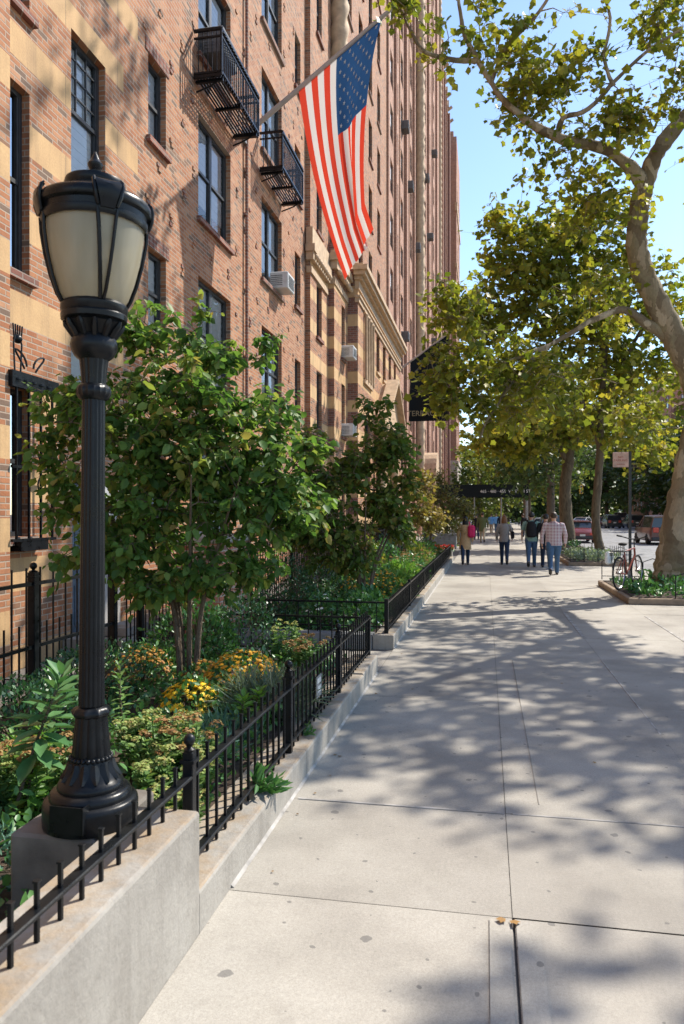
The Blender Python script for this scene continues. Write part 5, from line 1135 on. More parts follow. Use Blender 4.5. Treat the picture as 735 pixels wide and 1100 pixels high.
mum('orange yellow chrysanthemum dome in the middle of the near bed', 262, 752, .15, (.33, .30, .38), 'f_mumO', fs=.046, nf=330)
mum('rusty chrysanthemum clump between the tree stems and the orange dome', 218, 745, .15, (.20, .2, .26), 'f_mumR', fs=.044, nf=130)
for i, (x, y, lab) in enumerate(((215, 815, 'blue green feathery herb nearest the fence'), (240, 795, 'blue green feathery herb in front of the yellow chrysanthemum'), (200, 800, 'blue green feathery herb behind the yellow green stonecrop'))):
    tuft(lab, G(x, y), .24, 230, .22, M['l_lav'], 'feathery_herb', 'plant', T_SLIM, .6, 'blue green herbs', W=1.3)
tuft('silvery fine grass tuft behind the fence', G(290, 770), .26, 420, .42, M['l_silver'], spread=.7, W=.45)
for x, y, lab in ((278, 782, 'fresh green broad leaves close behind the fence'), (262, 790, 'fresh green broad leaves beside the blue green herb')):
    c = G(x, y); whorl(lab, c, (c[0], c[1], .42), 36, .12, M['l_fresh'], 'plant', 'leafy_clump', 'bright leafy clumps', 1.4, .05)
tuft('green weed sprig growing out over the low wall under the fence', (-1.235, 3.95), .05, 26, .17, M['l_box2'], 'weed', 'weed', T_LONG, 1.1, 'weeds on the wall', .172, .8, lean=(1.3, .2))
tuft('small weed in the wall joint near the middle fence post', (-1.235, 5.0), .03, 10, .10, M['l_box2'], 'weed', 'weed', T_LONG, 1.0, 'weeds on the wall', .172, .9, lean=(.8, 0))
fill = [('l_box2', T_OVAL, .05), ('l_sedum', T_OVAL, .05), ('l_lav', T_LONG, .055), ('l_box2', T_LONG, .06)]
Ps = []; 
def groundcover(name, x0, x1, y0, y1, n, mat, size, z=.16, hmax=.16):
    P = np.stack([x0 + (x1 - x0) * rng.random(n), y0 + (y1 - y0) * rng.random(n), z + hmax * rng.random(n) ** 1.3], 1)
    P[:, 2] += .05 * np.sin(P[:, 0] * 9) * np.cos(P[:, 1] * 7)
    o = leaves(name, mat, P, rng.normal(size=(n, 3)) + np.array([0, 0, .6]), rng.normal(size=(n, 3)) * .6 + np.array([0, 0, 1]), size * (.7 + .6 * rng.random(n)), T_OVAL); tag(o, kind='stuff')
groundcover('ground_cover', -3.7, -1.42, 1.2, 7.8, 6500, M['l_box2'], .06)
groundcover('ground_cover', -3.3, -1.42, 9.6, 26.8, 7500, M['l_box2'], .08, .13, .25)
# second bed
mound('boxwood_shrub', 'large dark boxwood at the head of the second bed beside the brick pier', 'shrub', (-2.85, 10.6), (.5, .5, .75), 2800, .045, M['l_box'], T_BOX, 'clipped boxwood shrubs')
mound('boxwood_shrub', 'dark boxwood under the second garden tree', 'shrub', (-2.75, 12.2), (.45, .6, .7), 2000, .05, M['l_box'], T_BOX, 'clipped boxwood shrubs')
for x, y, lab in (((-2.25), 10.15, 'white-flowered bush behind the fence rail, left one of the pair'), ((-1.72), 10.3, 'white-flowered bush behind the fence rail, right one of the pair')):
    t, P, d = mound('white_flower_bush', lab, 'shrub', (x, y), (.26, .28, .42), 520, .06, M['l_box2'], T_OVAL, 'white-flowered bushes'); flowers(t, (x, y), (.26, .28, .42), 26, .06, M['f_white'], -.1)
for x, y, fm, lab in ((-2.1, 12.6, 'f_mumO', 'orange chrysanthemum dome beneath the second garden tree'), (-1.75, 12.9, 'f_mumO', 'orange chrysanthemum dome nearest the second fence')):
    t, P, d = mound('chrysanthemum', lab, 'flower', (x, y), (.36, .4, .52), 520, .06, M['l_box2'], T_OVAL, 'chrysanthemum clumps'); flowers(t, (x, y), (.36, .4, .52), 130, .055, M[fm])
xs = [(-1.75, 11.0, .3, .4, 'l_box2'), (-1.65, 13.9, .35, .5, 'l_fresh'), (-2.4, 14.4, .5, .7, 'l_box2'), (-1.7, 15.4, .35, .55, 'l_fresh'), (-2.6, 16.2, .55, .9, 'l_dog2'), (-1.75, 17.0, .4, .6, 'l_box2'), (-2.5, 18.2, .5, .9, 'l_box2'), (-1.75, 18.8, .4, .65, 'l_dog2'), (-1.8, 20.6, .4, .65, 'l_fresh'), (-2.6, 22, .6, 1.0, 'l_box'), (-1.8, 22.6, .4, .7, 'l_box2'), (-1.8, 24.2, .4, .6, 'l_dog2'), (-2.8, 24.5, .5, .8, 'l_box')]
wh = ['low green shrub behind the right white-flowered bush', 'yellow green shrub at the second fence past the orange flowers', 'green shrub in the middle of the second bed behind the yellow green one', 'yellow green shrub against the second fence, farther along', 'brown green loose shrub by the rear railing', 'dull green shrub at the fence before the rusty flowers', 'tall dull green shrub by the rear railing', 'reddish green shrub near the middle of the second fence', 'bright green shrub under the yellow-leaved tree', 'dark bush near the far end of the rear railing', 'dull green shrub behind the red flowers', 'reddish green shrub at the far end of the second bed', 'darkest bush at the far end of the second bed']
for (x, y, r, h, mm), lab in zip(xs, wh): mound('garden_shrub', lab, 'shrub', (x, y), (r, r * 1.2, h), 620, .085, M[mm], T_OVAL, 'shrubs in the second bed')
for x, y, lab in ((-1.65, 16.2, 'rusty stonecrop at the second fence, nearest'), (-1.6, 18.0, 'rusty stonecrop at the second fence, middle'), (-1.7, 19.8, 'rusty stonecrop at the second fence, farthest')):
    sedum(lab, (x, y), .4, 34, .75, 'f_sedum_r')
rf = thing('flower_trough', 'low trough packed with red flowers at the end of the second fence', 'planter', (-1.6, 27.6, 0), 0)
m = MB(); m.box((-1.75, 27.6, .2), (1.1, .5, .4), 0, bev=.02); m.build('trough', M['cwall'], rf)
n = 500; P = np.stack([-1.75 + (rng.random(n) - .5) * 1.2, 27.6 + (rng.random(n) - .5) * .6, .42 + .14 * rng.random(n)], 1)
leaves('blossoms', M['f_red'], P, rdir(n), rdir(n) + np.array([0, 0, 1]), .07, T_FLOWER, rf); leaves('foliage', M['l_box2'], P - np.array([0, 0, .06]), rdir(n), rdir(n) + np.array([0, 0, 1]), .08, T_OVAL, rf)
def stone_planter(label, x, y, w_, d_, h_, lab2):
    t = thing('stone_planter', label, 'planter', (x, y, 0), 0, 'grey planters near the canopy'); m = MB(); m.box((0, 0, h_ / 2), (w_, d_, h_), 0, bev=.03); m.box((0, 0, h_ - .05), (w_ + .1, d_ + .1, .1), 0, bev=.02); m.build('box', M['grey_curb'], t, True)
    mound('garden_shrub', lab2, 'shrub', (x, y), (w_ * .5, d_ * .5, h_ + .55), 420, .11, M['l_dog2'], T_OVAL, 'shrubs in grey planters')
stone_planter('grey stone planter box at the end of the beds, left one', -2.2, 37, 1.6, .9, .75, 'olive shrub in the left grey planter')
stone_planter('grey stone planter box beside the walkers, right one', -1.4, 43, 1.2, .9, .75, 'olive shrub in the right grey planter')

# ------------------------------------------------------------------ planted tree pits
def pit(label, x0, x1, y0, y1, plant_label, hoop_label, np_, lm):
    t = thing('tree_pit', label, 'tree pit', ((x0 + x1) / 2, (y0 + y1) / 2, 0), 0, 'planted tree pits'); m = MB(); h = .12; wd = .13
    m.box(((x0 + x1) / 2, y0 + wd / 2, h / 2), (x1 - x0, wd, h), 0, bev=.015); m.box(((x0 + x1) / 2, y1 - wd / 2, h / 2), (x1 - x0, wd, h), 0, bev=.015)
    m.box((x0 + wd / 2, (y0 + y1) / 2, h / 2 - .002), (wd, y1 - y0 - 2 * wd - .004, h), 0, bev=.015); m.box((x1 - wd / 2, (y0 + y1) / 2, h / 2 - .002), (wd, y1 - y0 - 2 * wd - .004, h), 0, bev=.015); m.build('kerb_edging', M['pit'], t)
    m = MB(); m.quad((x0 + .1, y0 + .1, .13), (x1 - .1, y0 + .1, .13), (x1 - .1, y1 - .1, .13), (x0 + .1, y1 - .1, .13)); m.build('soil', M['soil'], t)
    f = thing('hoop_fence', hoop_label, 'fence', ((x0 + x1) / 2, y0, .18), 0, 'low hoop fences'); m = MB()
    def run(a, b):
        a, b = Vector(a), Vector(b); L_ = (b - a).length; k = max(1, int(L_ / .42))
        for i in range(k):
            p, q = a.lerp(b, i / k), a.lerp(b, (i + .92) / k); m.tube([p, p + Vector((0, 0, .42)), p.lerp(q, .5) + Vector((0, 0, .5)), q + Vector((0, 0, .42)), q], .011, 6)
        m.bar(a + Vector((0, 0, .08)), b + Vector((0, 0, .08)), .016)
    run((x0 + (.85 if y0 < 15 else .08), y0 + .08, .12), (x1 - .08, y0 + .08, .12)); (run((x0 + .08, y0 + .08, .15), (x0 + .08, y1 - .08, .15)) if y0 > 15 else None); run((x0 + .08, y1 - .08, .15), (x1 - .08, y1 - .08, .15)); m.build('hoop_rail', M['iron'], f)
    n = np_; P = np.stack([x0 + .22 + (x1 - x0 - .44) * rng.random(n), y0 + .22 + (y1 - y0 - .44) * rng.random(n), .13 + .26 * rng.random(n) ** 1.2], 1)
    if y0 < 15: P[:, 2] = np.where((P[:, 0] < 3.45) & (P[:, 1] > 15.3), .13 + .05 * rng.random(n), P[:, 2])
    o = leaves('pit_planting', M[lm], P, rng.normal(size=(n, 3)) + np.array([0, 0, .9]), rng.normal(size=(n, 3)) + np.array([0, 0, .8]), .12 * (.6 + .7 * rng.random(n)), T_LONG, None, 1.3); tag(o, plant_label, 'plants', 'plantings in the tree pits', 'stuff')
M['pit'] = plain('weathered_pit_edging', (.26, .19, .13), .85, var=.3, scale=6)
pit('low stone-edged tree pit around the large plane tree', 2.62, 4.62, 14.75, 18.6, 'green leafy planting around the large plane trunk', 'low black hoop fence around the large plane tree pit', 1300, 'l_box2')
pit('low stone-edged tree pit around the slender leaning tree', 2.65, 4.6, 25.4, 30.4, 'silvery green planting around the slender leaning tree', 'low black hoop fence around the slender tree pit', 1500, 'l_silver')
pit('low stone-edged tree pit around the thick pale trunk', 2.8, 4.6, 36, 40.5, 'green planting around the thick pale trunk', 'low black hoop fence around the thick pale trunk', 900, 'l_box2')
# fallen leaves
n = 26; P = np.stack([-1 + 5.4 * rng.random(n), 2.4 + 20 * rng.random(n) ** 1.2, np.full(n, .006)], 1); P[:20, 0] = -1.1 + .12 * rng.random(20)
o = leaves('fallen_leaves', leafmat('fallen_leaf', [(.16, .08, .025), (.25, .14, .04), (.12, .07, .03)], .1), P, rng.normal(size=(n, 3)) * np.array([1, 1, .02]), np.array([[0, 0, 1.0]] * n) + rng.normal(size=(n, 3)) * .15, .026 * (.5 + .6 * rng.random(n)), T_MAPLE); tag(o, kind='stuff')
lf = thing('fallen_leaf', 'curled brown leaf lying at the top of the dark joint in the sidewalk', 'leaf', (.10, 3.16, .004)); 
leaves('blade', leafmat('curled_leaf', [(.33, .19, .07), (.28, .15, .05)], .1), [(.10, 3.16, .012), (.08, 3.17, .012)], [(1, .3, .1), (-1, .1, .15)], [(0, .2, 1), (.1, 0, 1)], [.045, .04], T_MAPLE, lf)

# ------------------------------------------------------------------ people
def skin_body(V, E_, Rd, name, mat, parent):
    me = bpy.data.meshes.new(name); me.from_pydata(V, E_, []); o = bpy.data.objects.new(name, me); COL.objects.link(o)
    md = o.modifiers.new('skin', 'SKIN'); md.use_smooth_shade = True
    sv = o.data.skin_vertices[0].data
    for i, r in enumerate(Rd): sv[i].radius = (r, r) if not hasattr(r, '__len__') else r; sv[i].use_root = (i == 0)
    s2 = o.modifiers.new('sub', 'SUBSURF'); s2.levels = 1; s2.render_levels = 1
    out = evalmesh(o); bpy.data.objects.remove(o); out.materials.clear(); out.materials.append(mat); out.name = name
    return link(name, out, parent, True)
def person(label, loc, rz, h, top, legs, hair, phase=1, coat=0, bulk=1.0, arms=(.25, -.25), elbow=.35, sleeves=True, hairlen=0, bag=None, shoes='shoe_dark', female=False, group='people walking on the sidewalk'):
    t = thing('person', label, 'person', loc, rz, group); k = h / 1.76; sw = .185 * bulk * (.92 if female else 1)
    hip = .09; J = {}
    J['pel'] = Vector((0, 0, .93)); J['waist'] = Vector((0, .01, 1.08)); J['chest'] = Vector((0, .015, 1.30)); J['neck'] = Vector((0, .01, 1.47)); J['jaw'] = Vector((0, .03, 1.545)); J['head'] = Vector((0, .025, 1.64)); J['crown'] = Vector((0, .015, 1.72))
    for s, nme in ((-1, 'l'), (1, 'r')):
        sg_ = s * phase; a = .40 * sg_; fwd = sg_ > 0
        J['hip' + nme] = Vector((s * hip, 0, .88)); kn = J['hip' + nme] + Vector((0, math.sin(a * .9), -math.cos(a * .9))) * .42; J['kn' + nme] = kn
        a2 = a * .75 if fwd else a * 1.0 - .35; an = kn + Vector((0, math.sin(a2), -math.cos(a2))) * .41; J['an' + nme] = an
        J['toe' + nme] = an + (Vector((0, .15, -.015)) if fwd else Vector((0, .12, -.09)))
        J['heel' + nme] = an + (Vector((0, -.05, -.05)) if fwd else Vector((0, -.05, .01)))
        J['sh' + nme] = Vector((s * sw, 0, 1.41)); ar = arms[0 if s < 0 else 1]
        el = J['sh' + nme] + Vector((s * .09, math.sin(ar) * .27, -.28 * math.cos(ar))); J['el' + nme] = el
        fa = ar + elbow; wr = el + Vector((s * .0, math.sin(fa) * .25, -.25 * math.cos(fa))); J['wr' + nme] = wr; J['pa' + nme] = wr + (wr - el).normalized() * .08
    low = min(J['anl'].z, J['anr'].z) - .075
    for q in J.values(): q.z -= low
    for q in J.values(): q *= k
    names_ = list(J); ix = {n_: i for i, n_ in enumerate(names_)}
    rad = dict(pel=(.14 * bulk, .10), waist=(.125 * bulk, .095), chest=(.155 * bulk, .105), neck=.052, jaw=(.066, .08), head=(.078, .095), crown=(.06, .075))
    for s in 'lr': rad.update({'hip' + s: .085 * bulk, 'kn' + s: .056, 'an' + s: .038, 'toe' + s: .033, 'heel' + s: .03, 'sh' + s: .055, 'el' + s: .04, 'wr' + s: .027, 'pa' + s: (.042, .02)})
    ed = [('pel', 'waist'), ('waist', 'chest'), ('chest', 'neck'), ('neck', 'jaw'), ('jaw', 'head'), ('head', 'crown')]
    for s in 'lr': ed += [('pel', 'hip' + s), ('hip' + s, 'kn' + s), ('kn' + s, 'an' + s), ('an' + s, 'toe' + s), ('an' + s, 'heel' + s), ('chest', 'sh' + s), ('sh' + s, 'el' + s), ('el' + s, 'wr' + s), ('wr' + s, 'pa' + s)]
    sc_ = lambda r: tuple(x * k for x in r) if hasattr(r, '__len__') else r * k
    body = skin_body([tuple(J[n_]) for n_ in names_], [(ix[a], ix[b_]) for a, b_ in ed], [sc_(rad[n_]) for n_ in names_], 'body', M['skin'], t)
    f = MB()   # fingers, ears, nose join the body mesh
    for s, sx in (('l', -1), ('r', 1)):
        d = (J['pa' + s] - J['wr' + s]).normalized()
        for q in range(4):
            p0 = J['pa' + s] + Vector((0, (q - 1.5) * .018, 0)) * k; ln = (.075, .085, .08, .062)[q] * k
            f.tube([p0 - d * .02, p0 + d * ln * .5, p0 + d * ln * .8 + Vector((-sx * .025, 0, 0)) * k], [.009 * k, .0085 * k, .007 * k], 6)
        p0 = J['wr' + s] + Vector((0, .03, 0)) * k; f.tube([p0 + d * .02, p0 + d * .05 + Vector((0, .03, 0)) * k, p0 + d * .09 + Vector((0, .035, 0)) * k], [.011 * k, .010 * k, .008 * k], 6)
        f.sphere(tuple(J['head'] + Vector((sx * .082, .0, -.02)) * k), .03 * k, 6, 0, (.4, .8, 1.2))
    f.sphere(tuple(J['head'] + Vector((0, .105, -.02)) * k), .022 * k, 6, 0, (.7, 1, 1.3))
    bm_ = body.data; nb = len(bm_.vertices)
    extra = MB(); extra.v = [tuple(v.co) for v in bm_.vertices]; extra.f = [tuple(p.vertices) for p in bm_.polygons]; extra.m = [0] * len(extra.f); extra.sm = [True] * len(extra.f); extra.add(f.v, f.f, 0, True)
    bpy.data.objects.remove(body); extra.build('body', M['skin'], t, True)
    def ring(z, rx, ry, cy=0, n=16, cx=0): return [((cx + rx * math.cos(2 * PI * j / n)) * k, (cy + ry * math.sin(2 * PI * j / n)) * k, z * k - low * k) for j in range(n)]
    hem = .84 if not coat else .70 - .12 * coat
    m = MB(); bw = bulk * (.93 if female else 1)
    rs = [ring(hem, .19 * bw + .05 * coat, .145 + .03 * coat), ring(.95, .185 * bw + .02 * coat, .14 + .01 * coat), ring(1.08, (.165 if female else .178) * bw, .128, .01), ring(1.22, .19 * bw, .138, .01), ring(1.34, .205 * bw, .135, .01), ring(1.42, .19 * bw, .10, .0), ring(1.465, .11 * bw, .075), ring(1.50, .066, .066)]
    m.loft(rs)
    for s in 'lr':
        a, e_, w2 = J['sh' + s], J['el' + s], J['wr' + s]; top_ = a + (Vector((0, 0, 1.43 * k - low * k)) - a) * .25
        if sleeves: m.tube([top_, a, a.lerp(e_, .5), e_, e_.lerp(w2, .6), w2], [.07 * k, .074 * k, .066 * k, .056 * k, .05 * k, .043 * k], 10)
        else: m.tube([top_, a, a.lerp(e_, .75)], [.07 * k, .076 * k, .066 * k], 10)
    m.build('coat' if coat else 'shirt', M[top], t, True)
    m = MB(); m.loft([ring(.80, .165 * bw, .125), ring(.90, .18 * bw, .135), ring(1.02, .17 * bw, .125)])
    for s in 'lr':
        a, e_, w2 = J['hip' + s], J['kn' + s], J['an' + s]; m.tube([a + Vector((0, 0, .03)) * k, a.lerp(e_, .4), e_, e_.lerp(w2, .5), w2 + Vector((0, 0, -.01)) * k], [.105 * bw * k, .092 * bw * k, .068 * k, .060 * k, .054 * k], 12)
    m.build('trousers', M[legs], t, True)
    for s in 'lr':
        m = MB(); an, to, he = J['an' + s], J['toe' + s], J['heel' + s]; m.tube([he + Vector((0, -.01, -.005)), he.lerp(to, .4) + Vector((0, 0, .01)) * k, to, to + (to - he).normalized() * .06 * k], [.036 * k, .048 * k, .046 * k, .026 * k], 10); m.build('shoe', M[shoes], t, True)
    m = MB(); hc = J['head']; m.sphere((hc.x, hc.y - .012 * k, hc.z + .03 * k), .1 * k, 10, 0, (.92, 1.06, 1.0))
    if hairlen: m.loft([[(hc.x + r * math.cos(2 * PI * j / 12) * k, hc.y + (-.05 + q * math.sin(2 * PI * j / 12)) * k, hc.z + z * k) for j in range(12)] for z, r, q in ((.06, .085, .07), (-.05, .1, .075), (-.15, .105, .06), (-hairlen, .08, .04))])
    m.build('hair', M[hair], t, True)
    return t, J, k
for n_, c_ in dict(tan_coat=(.42, .27, .14), olive=(.09, .10, .045), grey_knit=(.22, .20, .185), teal=(.16, .25, .22), jean=(.045, .085, .15), jean_dk=(.02, .032, .06), khaki=(.38, .30, .2), black_cloth=(.015, .015, .017), blue_shirt=(.12, .28, .5), white_cloth=(.6, .6, .58), pink=(.52, .03, .10)).items(): M[n_] = clothmat(n_, tuple(min(.8, v * 1.35) for v in c_))
for n_, c_ in dict(hair_black=(.012, .009, .008), hair_brown=(.05, .028, .016), hair_red=(.2, .085, .03), shoe_dark=(.02, .018, .017), shoe_tan=(.2, .12, .07)).items(): M[n_] = plain(n_, c_, .55)
def plaid():
    n = NT('plaid_shirt'); s = n.n('ShaderNodeSeparateXYZ'); n.l(n.coord(), s.inputs[0])
    def st(v, p, w_, o=0): return n.math('LESS_THAN', n.math('FRACT', n.math('ADD', n.math('MULTIPLY', v, 1 / p), o)), w_)
    sx = st(s.outputs[0], .085, .38); sz = st(s.outputs[2], .085, .38); tx = st(s.outputs[0], .085, .1, .3); tz = st(s.outputs[2], .085, .1, .3)
    c = n.mix(n.math('MULTIPLY', n.math('ADD', sx, sz), .42), (.58, .50, .50), (.26, .12, .16)); c = n.mix(n.math('MULTIPLY', n.math('ADD', tx, tz), .4), c, (.10, .10, .2))
    return n.done(n.bsdf(c, .9, 0, .15))
M['plaid'] = plaid()
def gp_(x, y, z=0): p = onground(x, y, z); return (p.x, p.y, 0)
t, J, k = person('woman in a tan coat with long black hair and a bright pink shoulder bag', gp_(500, 607), R(2), 1.64, 'tan_coat', 'jean_dk', 'hair_black', 1, 1.0, .95, (.05, -.15), .2, True, .34, female=True)
b = thing('shoulder_bag', 'bright pink bag hanging at the side of the woman in the tan coat', 'bag', gp_(500, 607)); b.rotation_euler = (0, 0, R(2))
m = MB(); m.box((.20, -.13, 1.12), (.24, .16, .42), 0, bev=.06); m.build('bag', M['pink'], b, True); m = MB(); m.tube([(.14, -.14, 1.3), (.12, -.10, 1.40), (.13, 0, 1.44), (.16, .08, 1.38), (.2, .0, 1.28)], .014, 6); m.build('strap', M['pink'], b, True)
person('woman in a grey knit top and dark jeans with short reddish hair', gp_(542, 607), R(-2), 1.66, 'grey_knit', 'jean_dk', 'hair_red', -1, 0, 1.02, (.1, .25), .5, True, .12, female=True)
b = thing('handbag', 'black handbag on the elbow of the woman in the grey top', 'bag', gp_(542, 607)); m = MB(); m.box((.27, .03, 1.0), (.11, .30, .24), 0, bev=.03); m.build('bag', M['black_cloth'], b, True); m = MB(); m.tube([(.27, -.08, 1.1), (.27, -.05, 1.24), (.27, .09, 1.24), (.27, .12, 1.1)], .012, 6); m.build('handle', M['black_cloth'], b, True)
person('man in a teal short-sleeved shirt and blue jeans wearing a black backpack', gp_(571, 609.5), R(-3), 1.78, 'teal', 'jean', 'hair_black', 1, 0, 1.06, (.15, -.1), .35, False)
b = thing('backpack', 'black backpack on the back of the man in the teal shirt', 'backpack', gp_(571, 609.5)); b.rotation_euler = (0, 0, R(-3))
m = MB(); m.loft([[(r * math.cos(2 * PI * j / 14) * 1.0, -.20 + q * math.sin(2 * PI * j / 14), z) for j in range(14)] for z, r, q in ((.96, .10, .06), (1.0, .15, .10), (1.2, .165, .11), (1.38, .14, .09), (1.47, .06, .04))]); m.build('pack', M['black_cloth'], b, True)
m = MB()
for s in (-1, 1): m.tube([(s * .09, -.16, 1.42), (s * .12, -.03, 1.5), (s * .13, .12, 1.4), (s * .14, .13, 1.2), (s * .12, -.05, 1.0)], .02, 6)
m.build('strap', M['black_cloth'], b, True)
person('heavy man in a red and white plaid shirt and blue jeans, nearest of the walkers', gp_(595, 618), R(-4), 1.77, 'plaid', 'jean', 'hair_brown', 1, 0, 1.20, (-.1, .15), .3)
person('person in dark clothes mostly hidden behind the man in the plaid shirt', gp_(586.5, 610), R(-2), 1.72, 'black_cloth', 'jean_dk', 'hair_black', -1, 0, 1.0, (.1, .1), .4)
person('man in an olive jacket and khaki trousers, farther ahead between the two women', gp_(518.5, 583), R(0), 1.80, 'olive', 'khaki', 'hair_brown', -1, .25, 1.15, (.1, -.1), .3)
for (x, y, top, legs, hr, lab) in ((512, 580, 'black_cloth', 'jean_dk', 'hair_black', 'distant person in black beside the man in the olive jacket'), (528, 573, 'blue_shirt', 'khaki', 'hair_brown', 'distant person in a blue shirt under the canopy, left one'), (533, 572, 'blue_shirt', 'jean', 'hair_black', 'distant person in a blue shirt under the canopy, right one'),
    (538, 574, 'jean_dk', 'jean_dk', 'hair_black', 'distant person in dark blue in front of the canopy poles'), (541.5, 573, 'black_cloth', 'jean', 'hair_red', 'distant person in black with reddish hair at the canopy pole'), (562, 577, 'black_cloth', 'jean_dk', 'hair_brown', 'distant person in black beside the kerb left of the backpack man')):
    person(lab, gp_(x, y), R(random.uniform(-8, 8)), 1.72, top, legs, hr, random.choice((1, -1)))

# ------------------------------------------------------------------ bicycle and the parking sign it leans on
def bicycle(loc, rz):
    t = thing('bicycle', 'red bicycle with a rear rack standing at the corner of the large tree pit', 'bicycle', loc, rz)
    for y in (-.52, .52):
        m = MB(); m.tube([(0, y + .33 * math.cos(a), .345 + .33 * math.sin(a)) for a in np.linspace(0, 2 * PI, 33)], .019, 8, cap=False); wo = m.build('wheel', M['rubber'], t, True)
        m = MB(); m.tube([(0, y + .305 * math.cos(a), .345 + .305 * math.sin(a)) for a in np.linspace(0, 2 * PI, 33)], .010, 6, cap=False); m.lathe([(.022, -.04), (.022, .04)], n=10)
        hv = m.v[-20:]; m.v[-20:] = [(p[2], y + p[0], .345 + p[1]) for p in hv]; m.build('rim', M['chrome'], wo, True)
        m = MB()
        for k in range(20): a = 2 * PI * k / 20; m.tube([(.02 * (-1) ** k, y, .345), (0, y + .3 * math.cos(a), .345 + .3 * math.sin(a))], .0022, 3, cap=False)
        m.build('spokes', M['chrome'], wo, True)
    m = MB(); BB = (0, -.08, .30); ST = (0, -.22, .78); HT = (0, .36, .84); HB = (0, .39, .70)
    for a, c_, r in ((BB, ST, .018), (ST, HT, .018), (BB, HB, .020), (HT, HB, .022), (HB, (0, .52, .345), .014)): m.tube([a, c_], r, 8)
    for s in (-.06, .06): m.tube([BB, (s, -.52, .345)], .011, 6); m.tube([(0, -.21, .74), (s, -.52, .345)], .010, 6)
    m.build('frame', M['bike_red'], t, True)
    m = MB(); m.tube([HT, (0, .34, 1.02)], .014, 8); m.tube([(-.30, .22, 1.10), (-.24, .30, 1.08), (-.08, .35, 1.03), (.08, .35, 1.03), (.24, .30, 1.08), (.30, .22, 1.10)], .013, 8); m.build('handlebar', M['steel_frame'], t, True)
    for s in (-1, 1): m = MB(); m.tube([(s * .25, .29, 1.083), (s * .31, .19, 1.105)], .019, 8); m.build('grip', M['rubber'], t, True)
    m = MB(); m.tube([ST, (0, -.25, .92)], .013, 8); m.build('seat_post', M['chrome'], t, True)
    m = MB(); m.loft([[(w_ * math.cos(2 * PI * j / 12), y, .94 + hh * math.sin(2 * PI * j / 12)) for j in range(12)] for y, w_, hh in ((-.37, .05, .02), (-.34, .09, .035), (-.26, .075, .035), (-.14, .03, .025), (-.08, .015, .015))]); m.build('saddle', M['rubber'], t, True)
    m = MB(); m.lathe([(.09, -.004), (.09, .004)], n=20); m.v = [(.05 + p[2], -.08 + p[0], .30 + p[1]) for p in m.v]; m.tube([(.06, -.08, .3), (.08, .04, .20)], .010, 6); m.tube([(-.06, -.08, .3), (-.08, -.2, .40)], .010, 6); m.tube([(-.06, -.08, .3), (.06, -.08, .3)], .012, 6)
    for s, y, z in ((1, .04, .20), (-1, -.2, .40)): m.box((s * .13, y, z), (.10, .06, .02))
    m.build('crank', M['chrome'], t, True)
    m = MB(); m.box((0, -.50, .80), (.28, .34, .02)); [m.bar((x, -.66, .70), (x, -.66, .92), .008) for x in np.linspace(-.13, .13, 7)]
    for s in (-.13, .13): m.tube([(s, -.52, .345), (s, -.60, .79)], .007, 5)
    m.build('rear_rack', M['steel_frame'], t, True)
    m = MB(); m.box((-.19, -.55, .66), (.10, .28, .26), 0, bev=.03); m.build('pannier', M['white_cloth'], t, True); return t
M['bike_red'] = plain('bicycle_paint', (.26, .05, .03), .35)
bicycle((2.95, 16.6, .13), R(-30))
sp = thing('parking_sign', 'pale square street sign with faint red lettering on a tall dark pole', 'street sign', (3.40, 18.9, 0))
m = MB(); m.box((0, 0, 1.6), (.06, .06, 3.2)); m.build('pole', M['steel_frame'], sp, True)
m = MB(); m.box((-.22, -.04, 3.0), (.36, .012, .36), 0, bev=.005); m.build('sign_plate', plain('faded_sign_face', (.60, .40, .35), .6), sp, True)
o = text('NO\nPARKING', .075, Vector((-.22, -.048, 3.02)), (PI / 2, 0, 0), plain('faded_red', (.40, .12, .10), .6), 'lettering', None, .002); o.parent = sp
m = MB(); m.box((-.22, -.0485, 2.89), (.18, .003, .015)); m.build('arrow_bar', bpy.data.materials['faded_red'], sp, True)

